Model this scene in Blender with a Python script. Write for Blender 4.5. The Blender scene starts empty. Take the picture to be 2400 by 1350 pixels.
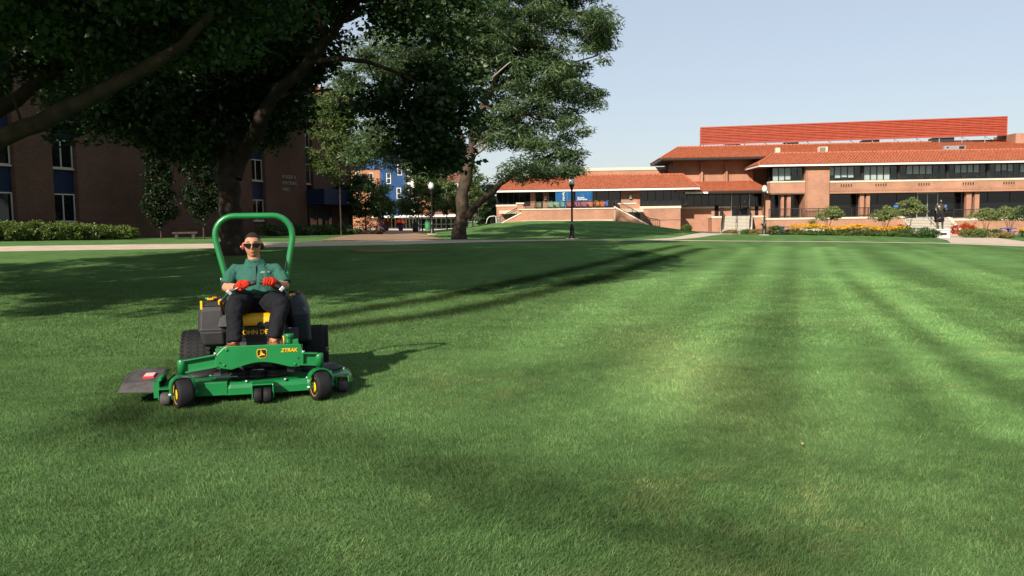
import bpy, bmesh, math, random
import numpy as np
from mathutils import Vector, Matrix
random.seed(7)
RNG = np.random.default_rng(11)
scene = bpy.context.scene
COL = scene.collection
R = math.radians

# ------------------------------------------------------------------ camera
FPX, EYE = 1950.0, 1.65                       # focal length in photo pixels (2400 wide), eye height in metres
PITCH, ROLL = math.atan(156 / FPX), R(-0.8)
cam_data = bpy.data.cameras.new('camera')
cam = bpy.data.objects.new('camera', cam_data)
COL.objects.link(cam)
CAM_ROT = Matrix.Rotation(math.pi / 2 - PITCH, 3, 'X') @ Matrix.Rotation(ROLL, 3, 'Z')
cam.matrix_world = Matrix.Translation((0, 0, EYE)) @ CAM_ROT.to_4x4()
cam_data.sensor_width = 36.0
cam_data.lens = 36.0 * FPX / 2400.0
cam_data.clip_start, cam_data.clip_end = 0.1, 4000
scene.camera = cam

# ------------------------------------------------------------------ sky, sun, exposure
SUN_AZ, SUN_EL = R(29), R(30)                 # light travels towards +x and +y (from behind the camera's left)
world = bpy.data.worlds.new('World')
scene.world = world
world.use_nodes = True
wn, wl = world.node_tree.nodes, world.node_tree.links
bg = wn['Background']
sky = wn.new('ShaderNodeTexSky')
sky.sky_type = 'NISHITA'
sky.sun_disc = False
sky.sun_elevation = SUN_EL
sky.sun_rotation = R(180) + SUN_AZ
sky.altitude = 0
sky.air_density, sky.dust_density, sky.ozone_density = 1.0, 1.0, 1.0
milk = wn.new('ShaderNodeMix'); milk.data_type = 'RGBA'; milk.inputs['Factor'].default_value = .5   # summer haze: the same pale veil all over the sky
milk.inputs['B'].default_value = (7.0, 7.5, 8.4, 1)
wl.new(sky.outputs[0], milk.inputs['A'])
wl.new(milk.outputs['Result'], bg.inputs[0])
bg.inputs[1].default_value = 0.058
sun_data = bpy.data.lights.new('sun', 'SUN')
sun_data.energy = 5.0
sun_data.angle = R(0.53)
sun_data.color = (1.0, 0.9, 0.77)
sun = bpy.data.objects.new('sun', sun_data)
COL.objects.link(sun)
_d = Vector((math.sin(SUN_AZ) * math.cos(SUN_EL), math.cos(SUN_AZ) * math.cos(SUN_EL), -math.sin(SUN_EL)))
sun.rotation_euler = _d.to_track_quat('-Z', 'Y').to_euler()
sun.location = (-30, -30, 40)
scene.view_settings.view_transform = 'Standard'
scene.view_settings.look = 'None'
scene.view_settings.gamma = 1.0
scene.view_settings.use_curve_mapping = False
scene.view_settings.exposure = 0.9
scene.render.engine = 'CYCLES'
scene.cycles.max_bounces = 6
scene.cycles.diffuse_bounces = 3
scene.cycles.transparent_max_bounces = 12
scene.cycles.use_denoising = True

# ------------------------------------------------------------------ surveying helpers
def ray(px, py):
    return CAM_ROT @ Vector(((px - 1200) / FPX, -(py - 675) / FPX, -1.0))
def at(px, py, d):                            # the point at forward distance d seen at photo pixel (px, py)
    r = ray(px, py)
    return Vector((0, 0, EYE)) + r * (d / r.y)
def sstep(a, b, v):
    t = np.clip((v - a) / (b - a), 0, 1)
    return t * t * (3 - 2 * t)
MOUND_X = [-10, -6, -2, 2, 10, 12.5, 15, 19.5, 24, 60]
MOUND_H = [0.0, 0.35, 1.0, 1.28, 1.3, 1.2, .75, .08, 0, 0]
def G(x, y):                                  # terrain height
    x = np.asarray(x, float); y = np.asarray(y, float)
    tilt = np.where(x < 0, .42 - .02 * np.maximum(x, -45), np.where(x < 20, .42 - .0123 * x, .174 - .02 * (np.minimum(x, 70) - 20)))
    z = sstep(12, 45, y) * tilt
    z = z + np.interp(x, MOUND_X, MOUND_H) * sstep(60, 90, y) * (1 - sstep(125, 150, y))
    return z
def gz(x, y): return float(G(x, y))
def atg(px, py):                              # where the pixel's line of sight meets the ground
    r = ray(px, py)
    for i in range(40, 4000):
        t = i * .05
        p = Vector((0, 0, EYE)) + r * (t / r.y)
        if p.z <= gz(p.x, p.y): return Vector((p.x, p.y, gz(p.x, p.y)))
    return p

# ------------------------------------------------------------------ object helpers
def link(name, data, parent=None):
    o = bpy.data.objects.new(name, data)
    COL.objects.link(o)
    if parent is not None: o.parent = parent
    return o
def tag(o, label=None, cat=None, group=None, kind=None):
    if label: o['label'] = label
    if cat: o['category'] = cat
    if group: o['group'] = group
    if kind: o['kind'] = kind
    return o
def empty(name, loc=(0, 0, 0), rz=0.0, parent=None):
    o = link(name, None, parent)
    o.location = loc
    o.rotation_euler = (0, 0, rz)
    o.empty_display_size = .2
    return o
def copy_tree(o, parent=None):
    c = o.copy()
    COL.objects.link(c)
    if parent is not None:
        c.parent = parent
        c.matrix_parent_inverse = o.matrix_parent_inverse.copy()
    for ch in [x for x in o.children]:
        copy_tree(ch, c)
    return c
def np_mesh(name, V, F, mat, parent=None, smooth=False, attrs=None, uv=None):
    """V (n,3), F (m,k) index array, attrs {name: (n,) or (n,3)}"""
    V = np.asarray(V, np.float32); F = np.asarray(F, np.int32)
    me = bpy.data.meshes.new(name)
    m, k = F.shape
    me.vertices.add(len(V)); me.vertices.foreach_set('co', V.ravel())
    me.loops.add(m * k); me.loops.foreach_set('vertex_index', F.ravel())
    me.polygons.add(m)
    me.polygons.foreach_set('loop_start', np.arange(0, m * k, k, dtype=np.int32))
    me.polygons.foreach_set('loop_total', np.full(m, k, np.int32))
    if smooth: me.polygons.foreach_set('use_smooth', np.ones(m, bool))
    for an, av in (attrs or {}).items():
        av = np.asarray(av, np.float32)
        if av.ndim == 1:
            a = me.attributes.new(an, 'FLOAT', 'POINT'); a.data.foreach_set('value', av)
        else:
            a = me.attributes.new(an, 'FLOAT_VECTOR', 'POINT'); a.data.foreach_set('vector', av.ravel())
    if uv is not None:
        l = me.uv_layers.new(name='UVMap'); l.data.foreach_set('uv', np.asarray(uv, np.float32).ravel())
    me.update(calc_edges=True)
    me.validate()
    if mat: me.materials.append(mat)
    return link(name, me, parent)

class MB:
    """collects boxes, prisms, tubes and sheets and links them as one mesh object"""
    def __init__(s): s.v = []; s.f = []; s.sm = []
    def add(s, vs, fs, smooth=False):
        b = len(s.v)
        s.v += [tuple(p) for p in vs]
        for f in fs: s.f.append(tuple(b + i for i in f)); s.sm.append(smooth)
        return s
    def box(s, x0, x1, y0, y1, z0, z1):
        if x1 < x0: x0, x1 = x1, x0
        if y1 < y0: y0, y1 = y1, y0
        if z1 < z0: z0, z1 = z1, z0
        return s.add([(x0, y0, z0), (x1, y0, z0), (x1, y1, z0), (x0, y1, z0), (x0, y0, z1), (x1, y0, z1), (x1, y1, z1), (x0, y1, z1)],
                     [(3, 2, 1, 0), (4, 5, 6, 7), (0, 1, 5, 4), (1, 2, 6, 5), (2, 3, 7, 6), (3, 0, 4, 7)])
    def cbox(s, c, size, M=None):             # box by centre and size, optionally rotated by M
        hx, hy, hz = [q / 2 for q in size]
        vs = [Vector((a * hx, b * hy, d * hz)) for a, b, d in ((-1, -1, -1), (1, -1, -1), (1, 1, -1), (-1, 1, -1), (-1, -1, 1), (1, -1, 1), (1, 1, 1), (-1, 1, 1))]
        if M is not None: vs = [M @ v for v in vs]
        return s.add([v + Vector(c) for v in vs], [(3, 2, 1, 0), (4, 5, 6, 7), (0, 1, 5, 4), (1, 2, 6, 5), (2, 3, 7, 6), (3, 0, 4, 7)])
    def prism(s, poly, axis, a, b):           # polygon extruded along an axis; poly in the other two coordinates
        n = len(poly)
        def P(p, t):
            return (t, p[0], p[1]) if axis == 0 else ((p[0], t, p[1]) if axis == 1 else (p[0], p[1], t))
        vs = [P(p, a) for p in poly] + [P(p, b) for p in poly]
        fs = [tuple(range(n))[::-1], tuple(range(n, 2 * n))] + [(i, (i + 1) % n, n + (i + 1) % n, n + i) for i in range(n)]
        return s.add(vs, fs)
    def frustum(s, lo, hi):                   # two polygons of 3-D points with the same count
        n = len(lo)
        return s.add(list(lo) + list(hi), [tuple(range(n))[::-1], tuple(range(n, 2 * n))] + [(i, (i + 1) % n, n + (i + 1) % n, n + i) for i in range(n)])
    def tube(s, pts, rad, n=8, cap=True, sq=None):
        pts = [Vector(p) for p in pts]
        k = len(pts)
        if not hasattr(rad, '__len__'): rad = [rad] * k
        vs, fs = [], []
        up = None
        for i in range(k):
            t = (pts[min(i + 1, k - 1)] - pts[max(i - 1, 0)]).normalized()
            if up is None: up = t.orthogonal().normalized() if abs(t.z) > .95 else Vector((0, 0, 1))
            a = (up - t * up.dot(t))
            a = a.normalized() if a.length > 1e-6 else t.orthogonal().normalized()
            b = t.cross(a); up = a
            for j in range(n):
                th = 2 * math.pi * j / n
                ra, rb = (rad[i], rad[i]) if sq is None else (rad[i] * sq[0], rad[i] * sq[1])
                vs.append(pts[i] + a * math.cos(th) * ra + b * math.sin(th) * rb)
        for i in range(k - 1):
            for j in range(n):
                fs.append((i * n + j, i * n + (j + 1) % n, (i + 1) * n + (j + 1) % n, (i + 1) * n + j))
        s.add(vs, fs, True)
        if cap:
            b0 = len(s.v) - len(vs)
            s.f.append(tuple(b0 + j for j in range(n))[::-1]); s.sm.append(False)
            s.f.append(tuple(b0 + (k - 1) * n + j for j in range(n))); s.sm.append(False)
        return s
    def lathe(s, prof, c=(0, 0, 0), axis='Z', n=24, smooth=True, M=None):   # prof: (radius, height) pairs
        vs, fs = [], []
        k = len(prof)
        for r_, h in prof:
            for j in range(n):
                th = 2 * math.pi * j / n
                p = Vector((r_ * math.cos(th), r_ * math.sin(th), h))
                if axis == 'X': p = Vector((p.z, p.x, p.y))
                if axis == 'Y': p = Vector((p.y, p.z, p.x))
                if M is not None: p = M @ p
                vs.append(p + Vector(c))
        for i in range(k - 1):
            for j in range(n):
                fs.append((i * n + j, i * n + (j + 1) % n, (i + 1) * n + (j + 1) % n, (i + 1) * n + j))
        fs.append(tuple(range(n))[::-1]); fs.append(tuple((k - 1) * n + j for j in range(n)))
        return s.add(vs, fs, smooth)
    def rings(s, rings, cap=True, smooth=True):   # loft through rings with equal point counts
        n, k = len(rings[0]), len(rings)
        vs = [p for r_ in rings for p in r_]
        fs = [(i * n + j, i * n + (j + 1) % n, (i + 1) * n + (j + 1) % n, (i + 1) * n + j) for i in range(k - 1) for j in range(n)]
        if cap: fs += [tuple(range(n))[::-1], tuple((k - 1) * n + j for j in range(n))]
        return s.add(vs, fs, smooth)
    def build(s, name, mat, parent=None, bevel=0, seg=2, kind=None, M=None, fix=False):
        me = bpy.data.meshes.new(name)
        me.from_pydata([tuple(M @ Vector(p)) for p in s.v] if M is not None else s.v, [], s.f)
        me.polygons.foreach_set('use_smooth', s.sm)
        if fix:
            bm = bmesh.new(); bm.from_mesh(me)
            bmesh.ops.recalc_face_normals(bm, faces=bm.faces); bm.to_mesh(me); bm.free()
        me.update()
        # metre-scaled UVs by the face's main direction
        uvl = me.uv_layers.new(name='UVMap')
        for p in me.polygons:
            n = p.normal
            ax = 2 if abs(n.z) > max(abs(n.x), abs(n.y)) else (1 if abs(n.y) >= abs(n.x) else 0)
            for li in p.loop_indices:
                c = me.vertices[me.loops[li].vertex_index].co
                uvl.data[li].uv = (c.x, c.y) if ax == 2 else ((c.x, c.z) if ax == 1 else (c.y, c.z))
        if mat: me.materials.append(mat)
        o = link(name, me, parent)
        if bevel:
            b = o.modifiers.new('bevel', 'BEVEL'); b.width = bevel; b.segments = seg; b.limit_method = 'ANGLE'; b.angle_limit = R(35)
        if kind: o['kind'] = kind
        return o

def text(name, body, size, loc, rot, mat, parent, extrude=.004, shear=0.0, align='LEFT', space=1.0, bold=0.0, sx=1.0):
    cu = bpy.data.curves.new(name, 'FONT')
    cu.body = body; cu.size = size; cu.extrude = extrude; cu.shear = shear; cu.align_x = align
    cu.space_character = space; cu.offset = bold; cu.resolution_u = 3
    cu.materials.append(mat)
    tmp = bpy.data.objects.new(name, cu); COL.objects.link(tmp)
    dg = bpy.context.evaluated_depsgraph_get(); dg.update()
    me = bpy.data.meshes.new_from_object(tmp.evaluated_get(dg)); me.name = name
    bpy.data.objects.remove(tmp); bpy.data.curves.remove(cu)
    if not me.materials: me.materials.append(mat)
    o = link(name, me, parent)
    o.location = loc; o.rotation_euler = rot; o.scale = (sx, 1, 1)
    return o

# ------------------------------------------------------------------ materials
KA = .82                                      # one albedo trim for the whole palette
def trim(c): return tuple(q * KA for q in c)
def mat(name, col, rough=.6, spec=.4, metal=0.0, noise=None, bump=None, coat=0.0):
    """noise: (scale, amount) brightness mottling; bump: (scale, strength)"""
    col = trim(col)
    m = bpy.data.materials.new(name); m.use_nodes = True
    nt = m.node_tree; b = nt.nodes['Principled BSDF']
    b.inputs['Base Color'].default_value = (*col, 1)
    b.inputs['Roughness'].default_value = rough
    b.inputs['Specular IOR Level'].default_value = spec
    b.inputs['Metallic'].default_value = metal
    b.inputs['Coat Weight'].default_value = coat
    tc = None
    if noise or bump:
        tc = nt.nodes.new('ShaderNodeTexCoord')
    if noise:
        n = nt.nodes.new('ShaderNodeTexNoise'); n.inputs['Scale'].default_value = noise[0]; n.inputs['Detail'].default_value = 5
        nt.links.new(tc.outputs['Object'], n.inputs['Vector'])
        mr = nt.nodes.new('ShaderNodeMapRange'); mr.inputs[1].default_value = .3; mr.inputs[2].default_value = .7
        mr.inputs[3].default_value = 1 - noise[1]; mr.inputs[4].default_value = 1 + noise[1]
        nt.links.new(n.outputs['Fac'], mr.inputs[0])
        mx = nt.nodes.new('ShaderNodeMix'); mx.data_type = 'RGBA'; mx.blend_type = 'MULTIPLY'; mx.inputs['Factor'].default_value = 1
        mx.inputs['A'].default_value = (*col, 1)
        nt.links.new(mr.outputs[0], mx.inputs['B'])
        nt.links.new(mx.outputs['Result'], b.inputs['Base Color'])
        mr2 = nt.nodes.new('ShaderNodeMapRange'); mr2.inputs[3].default_value = max(.02, rough - .08); mr2.inputs[4].default_value = min(1, rough + .08)
        nt.links.new(n.outputs['Fac'], mr2.inputs[0]); nt.links.new(mr2.outputs[0], b.inputs['Roughness'])
    if bump:
        n2 = nt.nodes.new('ShaderNodeTexNoise'); n2.inputs['Scale'].default_value = bump[0]; n2.inputs['Detail'].default_value = 4
        nt.links.new(tc.outputs['Object'], n2.inputs['Vector'])
        bp = nt.nodes.new('ShaderNodeBump'); bp.inputs['Strength'].default_value = bump[1]; bp.inputs['Distance'].default_value = .02
        nt.links.new(n2.outputs['Fac'], bp.inputs['Height']); nt.links.new(bp.outputs[0], b.inputs['Normal'])
    return m

def brick_mat(name, c1, c2, mortar, bw=.22, bh=.075, ms=.011, stain=.25):
    c1, c2, mortar = trim(c1), trim(c2), trim(mortar)
    m = bpy.data.materials.new(name); m.use_nodes = True
    nt = m.node_tree; b = nt.nodes['Principled BSDF']; N, L = nt.nodes.new, nt.links.new
    uv = N('ShaderNodeUVMap'); uv.uv_map = 'UVMap'
    br = N('ShaderNodeTexBrick')
    br.inputs['Scale'].default_value = 1; br.inputs['Brick Width'].default_value = bw; br.inputs['Row Height'].default_value = bh
    br.inputs['Mortar Size'].default_value = ms; br.inputs['Mortar Smooth'].default_value = .1; br.inputs['Bias'].default_value = 0
    br.inputs['Color1'].default_value = (*c1, 1); br.inputs['Color2'].default_value = (*c2, 1); br.inputs['Mortar'].default_value = (*mortar, 1)
    L(uv.outputs[0], br.inputs['Vector'])
    n = N('ShaderNodeTexNoise'); n.inputs['Scale'].default_value = .45; n.inputs['Detail'].default_value = 6; n.inputs['Roughness'].default_value = .65
    tc = N('ShaderNodeTexCoord'); L(tc.outputs['Object'], n.inputs['Vector'])
    mr = N('ShaderNodeMapRange'); mr.inputs[1].default_value = .3; mr.inputs[2].default_value = .7
    mr.inputs[3].default_value = 1 - stain; mr.inputs[4].default_value = 1 + stain * .6
    L(n.outputs['Fac'], mr.inputs[0])
    mx = N('ShaderNodeMix'); mx.data_type = 'RGBA'; mx.blend_type = 'MULTIPLY'; mx.inputs['Factor'].default_value = 1
    L(br.outputs['Color'], mx.inputs['A']); L(mr.outputs[0], mx.inputs['B']); L(mx.outputs['Result'], b.inputs['Base Color'])
    bp = N('ShaderNodeBump'); bp.inputs['Strength'].default_value = .5; bp.inputs['Distance'].default_value = .01; bp.invert = True
    L(br.outputs['Fac'], bp.inputs['Height']); L(bp.outputs[0], b.inputs['Normal'])
    b.inputs['Roughness'].default_value = .88; b.inputs['Specular IOR Level'].default_value = .2
    return m

def leaf_mat(name, c1, c2, trans=.35, gloss=.06, attr='tint'):
    c1, c2 = trim(c1), trim(c2)
    m = bpy.data.materials.new(name); m.use_nodes = True
    nt = m.node_tree; N, L = nt.nodes.new, nt.links.new
    nt.nodes.remove(nt.nodes['Principled BSDF'])
    out = nt.nodes['Material Output']
    a = N('ShaderNodeAttribute'); a.attribute_name = attr
    mx = N('ShaderNodeMix'); mx.data_type = 'RGBA'; mx.inputs['A'].default_value = (*c1, 1); mx.inputs['B'].default_value = (*c2, 1)
    L(a.outputs['Fac'], mx.inputs['Factor'])
    d = N('ShaderNodeBsdfDiffuse'); t = N('ShaderNodeBsdfTranslucent'); g = N('ShaderNodeBsdfGlossy')
    g.inputs['Roughness'].default_value = .45; g.inputs['Color'].default_value = (.8, .85, .8, 1)
    hs = N('ShaderNodeHueSaturation'); hs.inputs['Value'].default_value = 1.25; hs.inputs['Hue'].default_value = .485
    L(mx.outputs['Result'], d.inputs['Color']); L(mx.outputs['Result'], hs.inputs['Color']); L(hs.outputs[0], t.inputs['Color'])
    m1 = N('ShaderNodeMixShader'); m1.inputs[0].default_value = trans
    L(d.outputs[0], m1.inputs[1]); L(t.outputs[0], m1.inputs[2])
    m2 = N('ShaderNodeMixShader'); m2.inputs[0].default_value = gloss
    L(m1.outputs[0], m2.inputs[1]); L(g.outputs[0], m2.inputs[2]); L(m2.outputs[0], out.inputs[0])
    return m

def glass_mat(name, tint=(.86, .9, .9), rough=.03):
    m = bpy.data.materials.new(name); m.use_nodes = True
    nt = m.node_tree; N, L = nt.nodes.new, nt.links.new
    nt.nodes.remove(nt.nodes['Principled BSDF'])
    t = N('ShaderNodeBsdfTransparent'); t.inputs[0].default_value = (*tint, 1)
    g = N('ShaderNodeBsdfGlossy'); g.inputs['Roughness'].default_value = rough
    f = N('ShaderNodeFresnel'); f.inputs[0].default_value = 1.5
    s = N('ShaderNodeMixShader')
    L(f.outputs[0], s.inputs[0]); L(t.outputs[0], s.inputs[1]); L(g.outputs[0], s.inputs[2]); L(s.outputs[0], nt.nodes['Material Output'].inputs[0])
    return m

M = {}
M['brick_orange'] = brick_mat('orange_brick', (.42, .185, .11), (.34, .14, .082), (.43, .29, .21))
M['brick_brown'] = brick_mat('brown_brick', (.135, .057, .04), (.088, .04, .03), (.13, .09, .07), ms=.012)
M['brick_far'] = brick_mat('bright_orange_brick', (.42, .17, .07), (.35, .13, .055), (.4, .24, .15))
M['brick_red'] = brick_mat('red_brick', (.2, .075, .055), (.15, .06, .045), (.22, .13, .1))
M['cream'] = mat('cream_stone', (.62, .54, .43), .8, .2, noise=(1.5, .1), bump=(30, .1))
M['white_paint'] = mat('white_paint', (.72, .7, .66), .55, .3, noise=(2, .06))
M['soffit'] = mat('brown_soffit', (.16, .1, .07), .8, .2, noise=(2, .12))
M['dark_metal'] = mat('dark_bronze_metal', (.018, .016, .015), .45, .4, noise=(6, .2))
M['interior'] = mat('dark_interior', (.012, .012, .013), .9, .1)
M['dark_glass'] = mat('dark_glass', (.006, .007, .009), .06, .5)
M['clear_glass'] = glass_mat('window_glass')
M['blind'] = mat('white_blind', (.74, .75, .72), .85, .1, noise=(1, .05))
M['tile'] = mat('orange_roof_tile', (.4, .13, .066), .75, .25, noise=(2.2, .22), bump=(14, .2))
M['tile_ridge'] = mat('roof_ridge_tile', (.4, .12, .06), .75, .25, noise=(3, .2))
M['screen'] = mat('red_louver_metal', (.33, .052, .022), .5, .35, noise=(1.2, .12))
M['concrete'] = mat('pale_concrete', (.52, .43, .33), .9, .2, noise=(1.2, .14), bump=(40, .15))
M['riser'] = mat('shade_toned_riser_concrete', (.27, .25, .21), .9, .2, noise=(2, .15))  # colour darkened so the risers draw the shade lines between treads
M['step'] = mat('step_concrete', (.5, .46, .39), .9, .2, noise=(2, .12))
M['steel'] = mat('galvanised_steel', (.5, .5, .5), .4, .5, metal=.7, noise=(4, .1))
M['black_paint'] = mat('black_paint', (.012, .012, .013), .4, .4, noise=(5, .2))
M['blue_panel'] = mat('blue_metal_panel', (.02, .06, .2), .5, .3, noise=(.6, .1))
M['navy_panel'] = mat('navy_spandrel_panel', (.008, .02, .062), .6, .2, noise=(1, .12))
M['white_frame'] = mat('white_window_frame', (.5, .51, .48), .5, .3)
M['letters'] = mat('pale_metal_letters', (.3, .28, .25), .5, .4)
M['bark'] = mat('grey_brown_bark', (.045, .034, .026), .95, .1, noise=(3, .4), bump=(9, .9))
M['bark_pale'] = mat('pale_bark', (.06, .046, .034), .95, .1, noise=(2.5, .45), bump=(7, .9))
M['dead_wood'] = mat('dead_grey_wood', (.28, .24, .2), .9, .1, noise=(4, .2))
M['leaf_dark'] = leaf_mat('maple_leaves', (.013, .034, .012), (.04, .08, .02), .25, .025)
M['leaf_locust'] = leaf_mat('locust_leaflets', (.055, .105, .042), (.125, .19, .075), .33, .03)
M['leaf_orn'] = leaf_mat('light_tree_leaves', (.13, .18, .05), (.24, .29, .1), .35, .03)
M['leaf_column_shade'] = leaf_mat('shaded_column_leaves', (.007, .018, .007), (.02, .036, .011), .15, .02)  # the shade around the columnar trees is put into this leaf colour
M['leaf_mid'] = leaf_mat('bright_tree_leaves', (.06, .11, .03), (.14, .19, .055), .35, .03)
M['leaf_shrub'] = leaf_mat('shrub_leaves', (.065, .115, .02), (.14, .2, .04), .3, .03)
M['leaf_box'] = leaf_mat('clipped_shrub_leaves', (.032, .085, .02), (.075, .14, .035), .25, .04)
M['leaf_red'] = leaf_mat('red_bedding_petals', (.4, .03, .012), (.5, .1, .02), .2, .02)
M['leaf_rust'] = leaf_mat('rusty_foliage', (.25, .06, .025), (.33, .13, .04), .2, .02)
M['petal_yellow'] = leaf_mat('yellow_petals', (.75, .36, .01), (.82, .5, .03), .2, .02)
M['petal_white'] = leaf_mat('white_petals', (.6, .62, .5), (.75, .72, .6), .2, .02)
M['leaf_straw'] = leaf_mat('straw_foliage', (.2, .17, .06), (.3, .22, .09), .2, .02)
M['leaf_purple'] = leaf_mat('dark_red_foliage', (.05, .012, .012), (.1, .02, .018), .2, .05)
# ================================================================== the ground
def dist_poly(x, y, pts):
    d = np.full(np.shape(x), 1e9)
    for (ax, ay), (bx, by) in zip(pts[:-1], pts[1:]):
        vx, vy = bx - ax, by - ay
        t = np.clip(((x - ax) * vx + (y - ay) * vy) / (vx * vx + vy * vy), 0, 1)
        d = np.minimum(d, np.hypot(x - ax - t * vx, y - ay - t * vy))
    return d
_perm = RNG.permutation(512)
_val = RNG.random(512)
def vnoise(x, y):                              # value noise 0..1
    xi = np.floor(x).astype(int); yi = np.floor(y).astype(int)
    fx, fy = x - xi, y - yi
    fx = fx * fx * (3 - 2 * fx); fy = fy * fy * (3 - 2 * fy)
    h = lambda a, b: _val[(_perm[a & 511] + b * 57) & 511]
    return (h(xi, yi) * (1 - fx) + h(xi + 1, yi) * fx) * (1 - fy) + (h(xi, yi + 1) * (1 - fx) + h(xi + 1, yi + 1) * fx) * fy
def fbm(x, y, o=4):
    s, a, t = 0, .5, 0
    for i in range(o):
        s = s + a * vnoise(x * 2 ** i + 17 * i, y * 2 ** i + 9 * i); t += a; a *= .55
    return s / t
g2 = lambda *p: [tuple(atg(*q)[:2]) for q in p]
LIGHT = [(g2((1915, 580), (1950, 650), (2040, 740), (2200, 880), (2400, 1015)), .3, .6), (g2((1945, 578), (2010, 650), (2150, 740), (2400, 880)), .28, .55),
         (g2((1835, 578), (1785, 660), (1700, 760), (1600, 870), (1560, 960)), .45, .4), (g2((2020, 640), (2200, 690), (2400, 780)), .4, .35),
         (g2((1600, 640), (1420, 720), (1200, 830)), .8, .3), (g2((2080, 590), (2250, 640), (2400, 690)), .5, .3), (g2((2230, 580), (2400, 625)), .6, .3), (g2((2150, 585), (2300, 640), (2400, 668)), .3, .35), (g2((1990, 585), (2090, 680), (2230, 770), (2400, 850)), .25, .35), (g2((1760, 580), (1640, 660), (1500, 760)), .35, .3), (g2((1880, 585), (1900, 700), (1950, 850), (2040, 1050)), .3, .25)]
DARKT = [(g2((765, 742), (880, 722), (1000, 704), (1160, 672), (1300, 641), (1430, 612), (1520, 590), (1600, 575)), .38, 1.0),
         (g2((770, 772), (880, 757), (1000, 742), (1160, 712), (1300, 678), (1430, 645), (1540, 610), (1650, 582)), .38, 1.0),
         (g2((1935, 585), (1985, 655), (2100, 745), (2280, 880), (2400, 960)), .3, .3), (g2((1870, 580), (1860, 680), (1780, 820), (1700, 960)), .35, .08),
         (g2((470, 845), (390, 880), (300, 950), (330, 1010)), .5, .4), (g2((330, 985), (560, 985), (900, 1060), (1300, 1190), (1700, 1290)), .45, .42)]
def mow(x, y):
    """brightness of the mown grass (stripes, wheel tracks, wear) and dryness"""
    b = np.ones(np.shape(x))
    wob = (fbm(x * .8, y * .8) - .5) * .5
    for p, w, a in LIGHT: b = b + 1.5 * a * np.exp(-(np.maximum(dist_poly(x, y, p) + wob * .5, 0) / w) ** 2) * (.6 + .8 * fbm(x * 2, y * 2))
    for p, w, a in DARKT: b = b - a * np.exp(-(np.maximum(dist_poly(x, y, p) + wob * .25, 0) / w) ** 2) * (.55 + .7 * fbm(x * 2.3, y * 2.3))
    # mowing lanes: wide, soft stripes running away from the camera, slanting on the mound
    lane = np.where(y < 62, (x - .345 * y + 7 * (y / 60) ** 2 * (x < .3 * y)) / .95, (x * .6 + y * .8) / 2.6)
    lw = np.where(y < 62, .1 * sstep(-9, 0, x - .345 * y), .12)
    b = b + lw * np.tanh(4 * np.sin(lane * math.pi + 1.2 * wob) + 1.2 * np.sin(lane * math.pi * 3.1)) * sstep(3.5, 9, y) * (.5 + 1.0 * fbm(x * .35 + 11, y * .12))
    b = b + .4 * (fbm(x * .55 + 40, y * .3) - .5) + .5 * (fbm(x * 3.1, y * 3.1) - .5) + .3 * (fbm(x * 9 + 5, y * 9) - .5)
    dry = .5 * np.clip((fbm(x * .7 + 9, y * .7 + 5) - .54) * 2.6 + (fbm(x * 4 + 3, y * 4) - .52) * 2.2, 0, 1) * (1 - .6 * sstep(7, 14, y)) * sstep(-2.2, .6, x + .25 * (y - 4))
    dry = np.maximum(dry, .4 * np.exp(-((x - 1.9) / .7) ** 2 - ((y - 9.5) / 3.5) ** 2))
    return np.clip(b, .25, 1.9), np.clip(dry, 0, 1)
def axis(segs):
    out = []
    for a, b, s in segs: out += list(np.arange(a, b, s))
    return np.array(out)
gx = axis([(-900, -100, 100), (-100, -45, 6), (-45, 45, .33), (45, 110, 3), (110, 1000, 110)])
gy = axis([(-80, -10, 10), (-10, 2, 1.5), (2, 30, .22), (30, 64, .4), (64, 112, 1), (112, 160, 4), (160, 1600, 120)])
X2, Y2 = np.meshgrid(gx, gy)
Z2 = G(X2, Y2) + .012 * (fbm(X2 * .9, Y2 * .9) - .5) * sstep(0, 5, Y2)
idx = np.arange(X2.size).reshape(X2.shape)
quads = np.stack([idx[:-1, :-1], idx[:-1, 1:], idx[1:, 1:], idx[1:, :-1]], -1).reshape(-1, 4)
bb, dd = mow(X2.ravel(), Y2.ravel())

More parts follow.
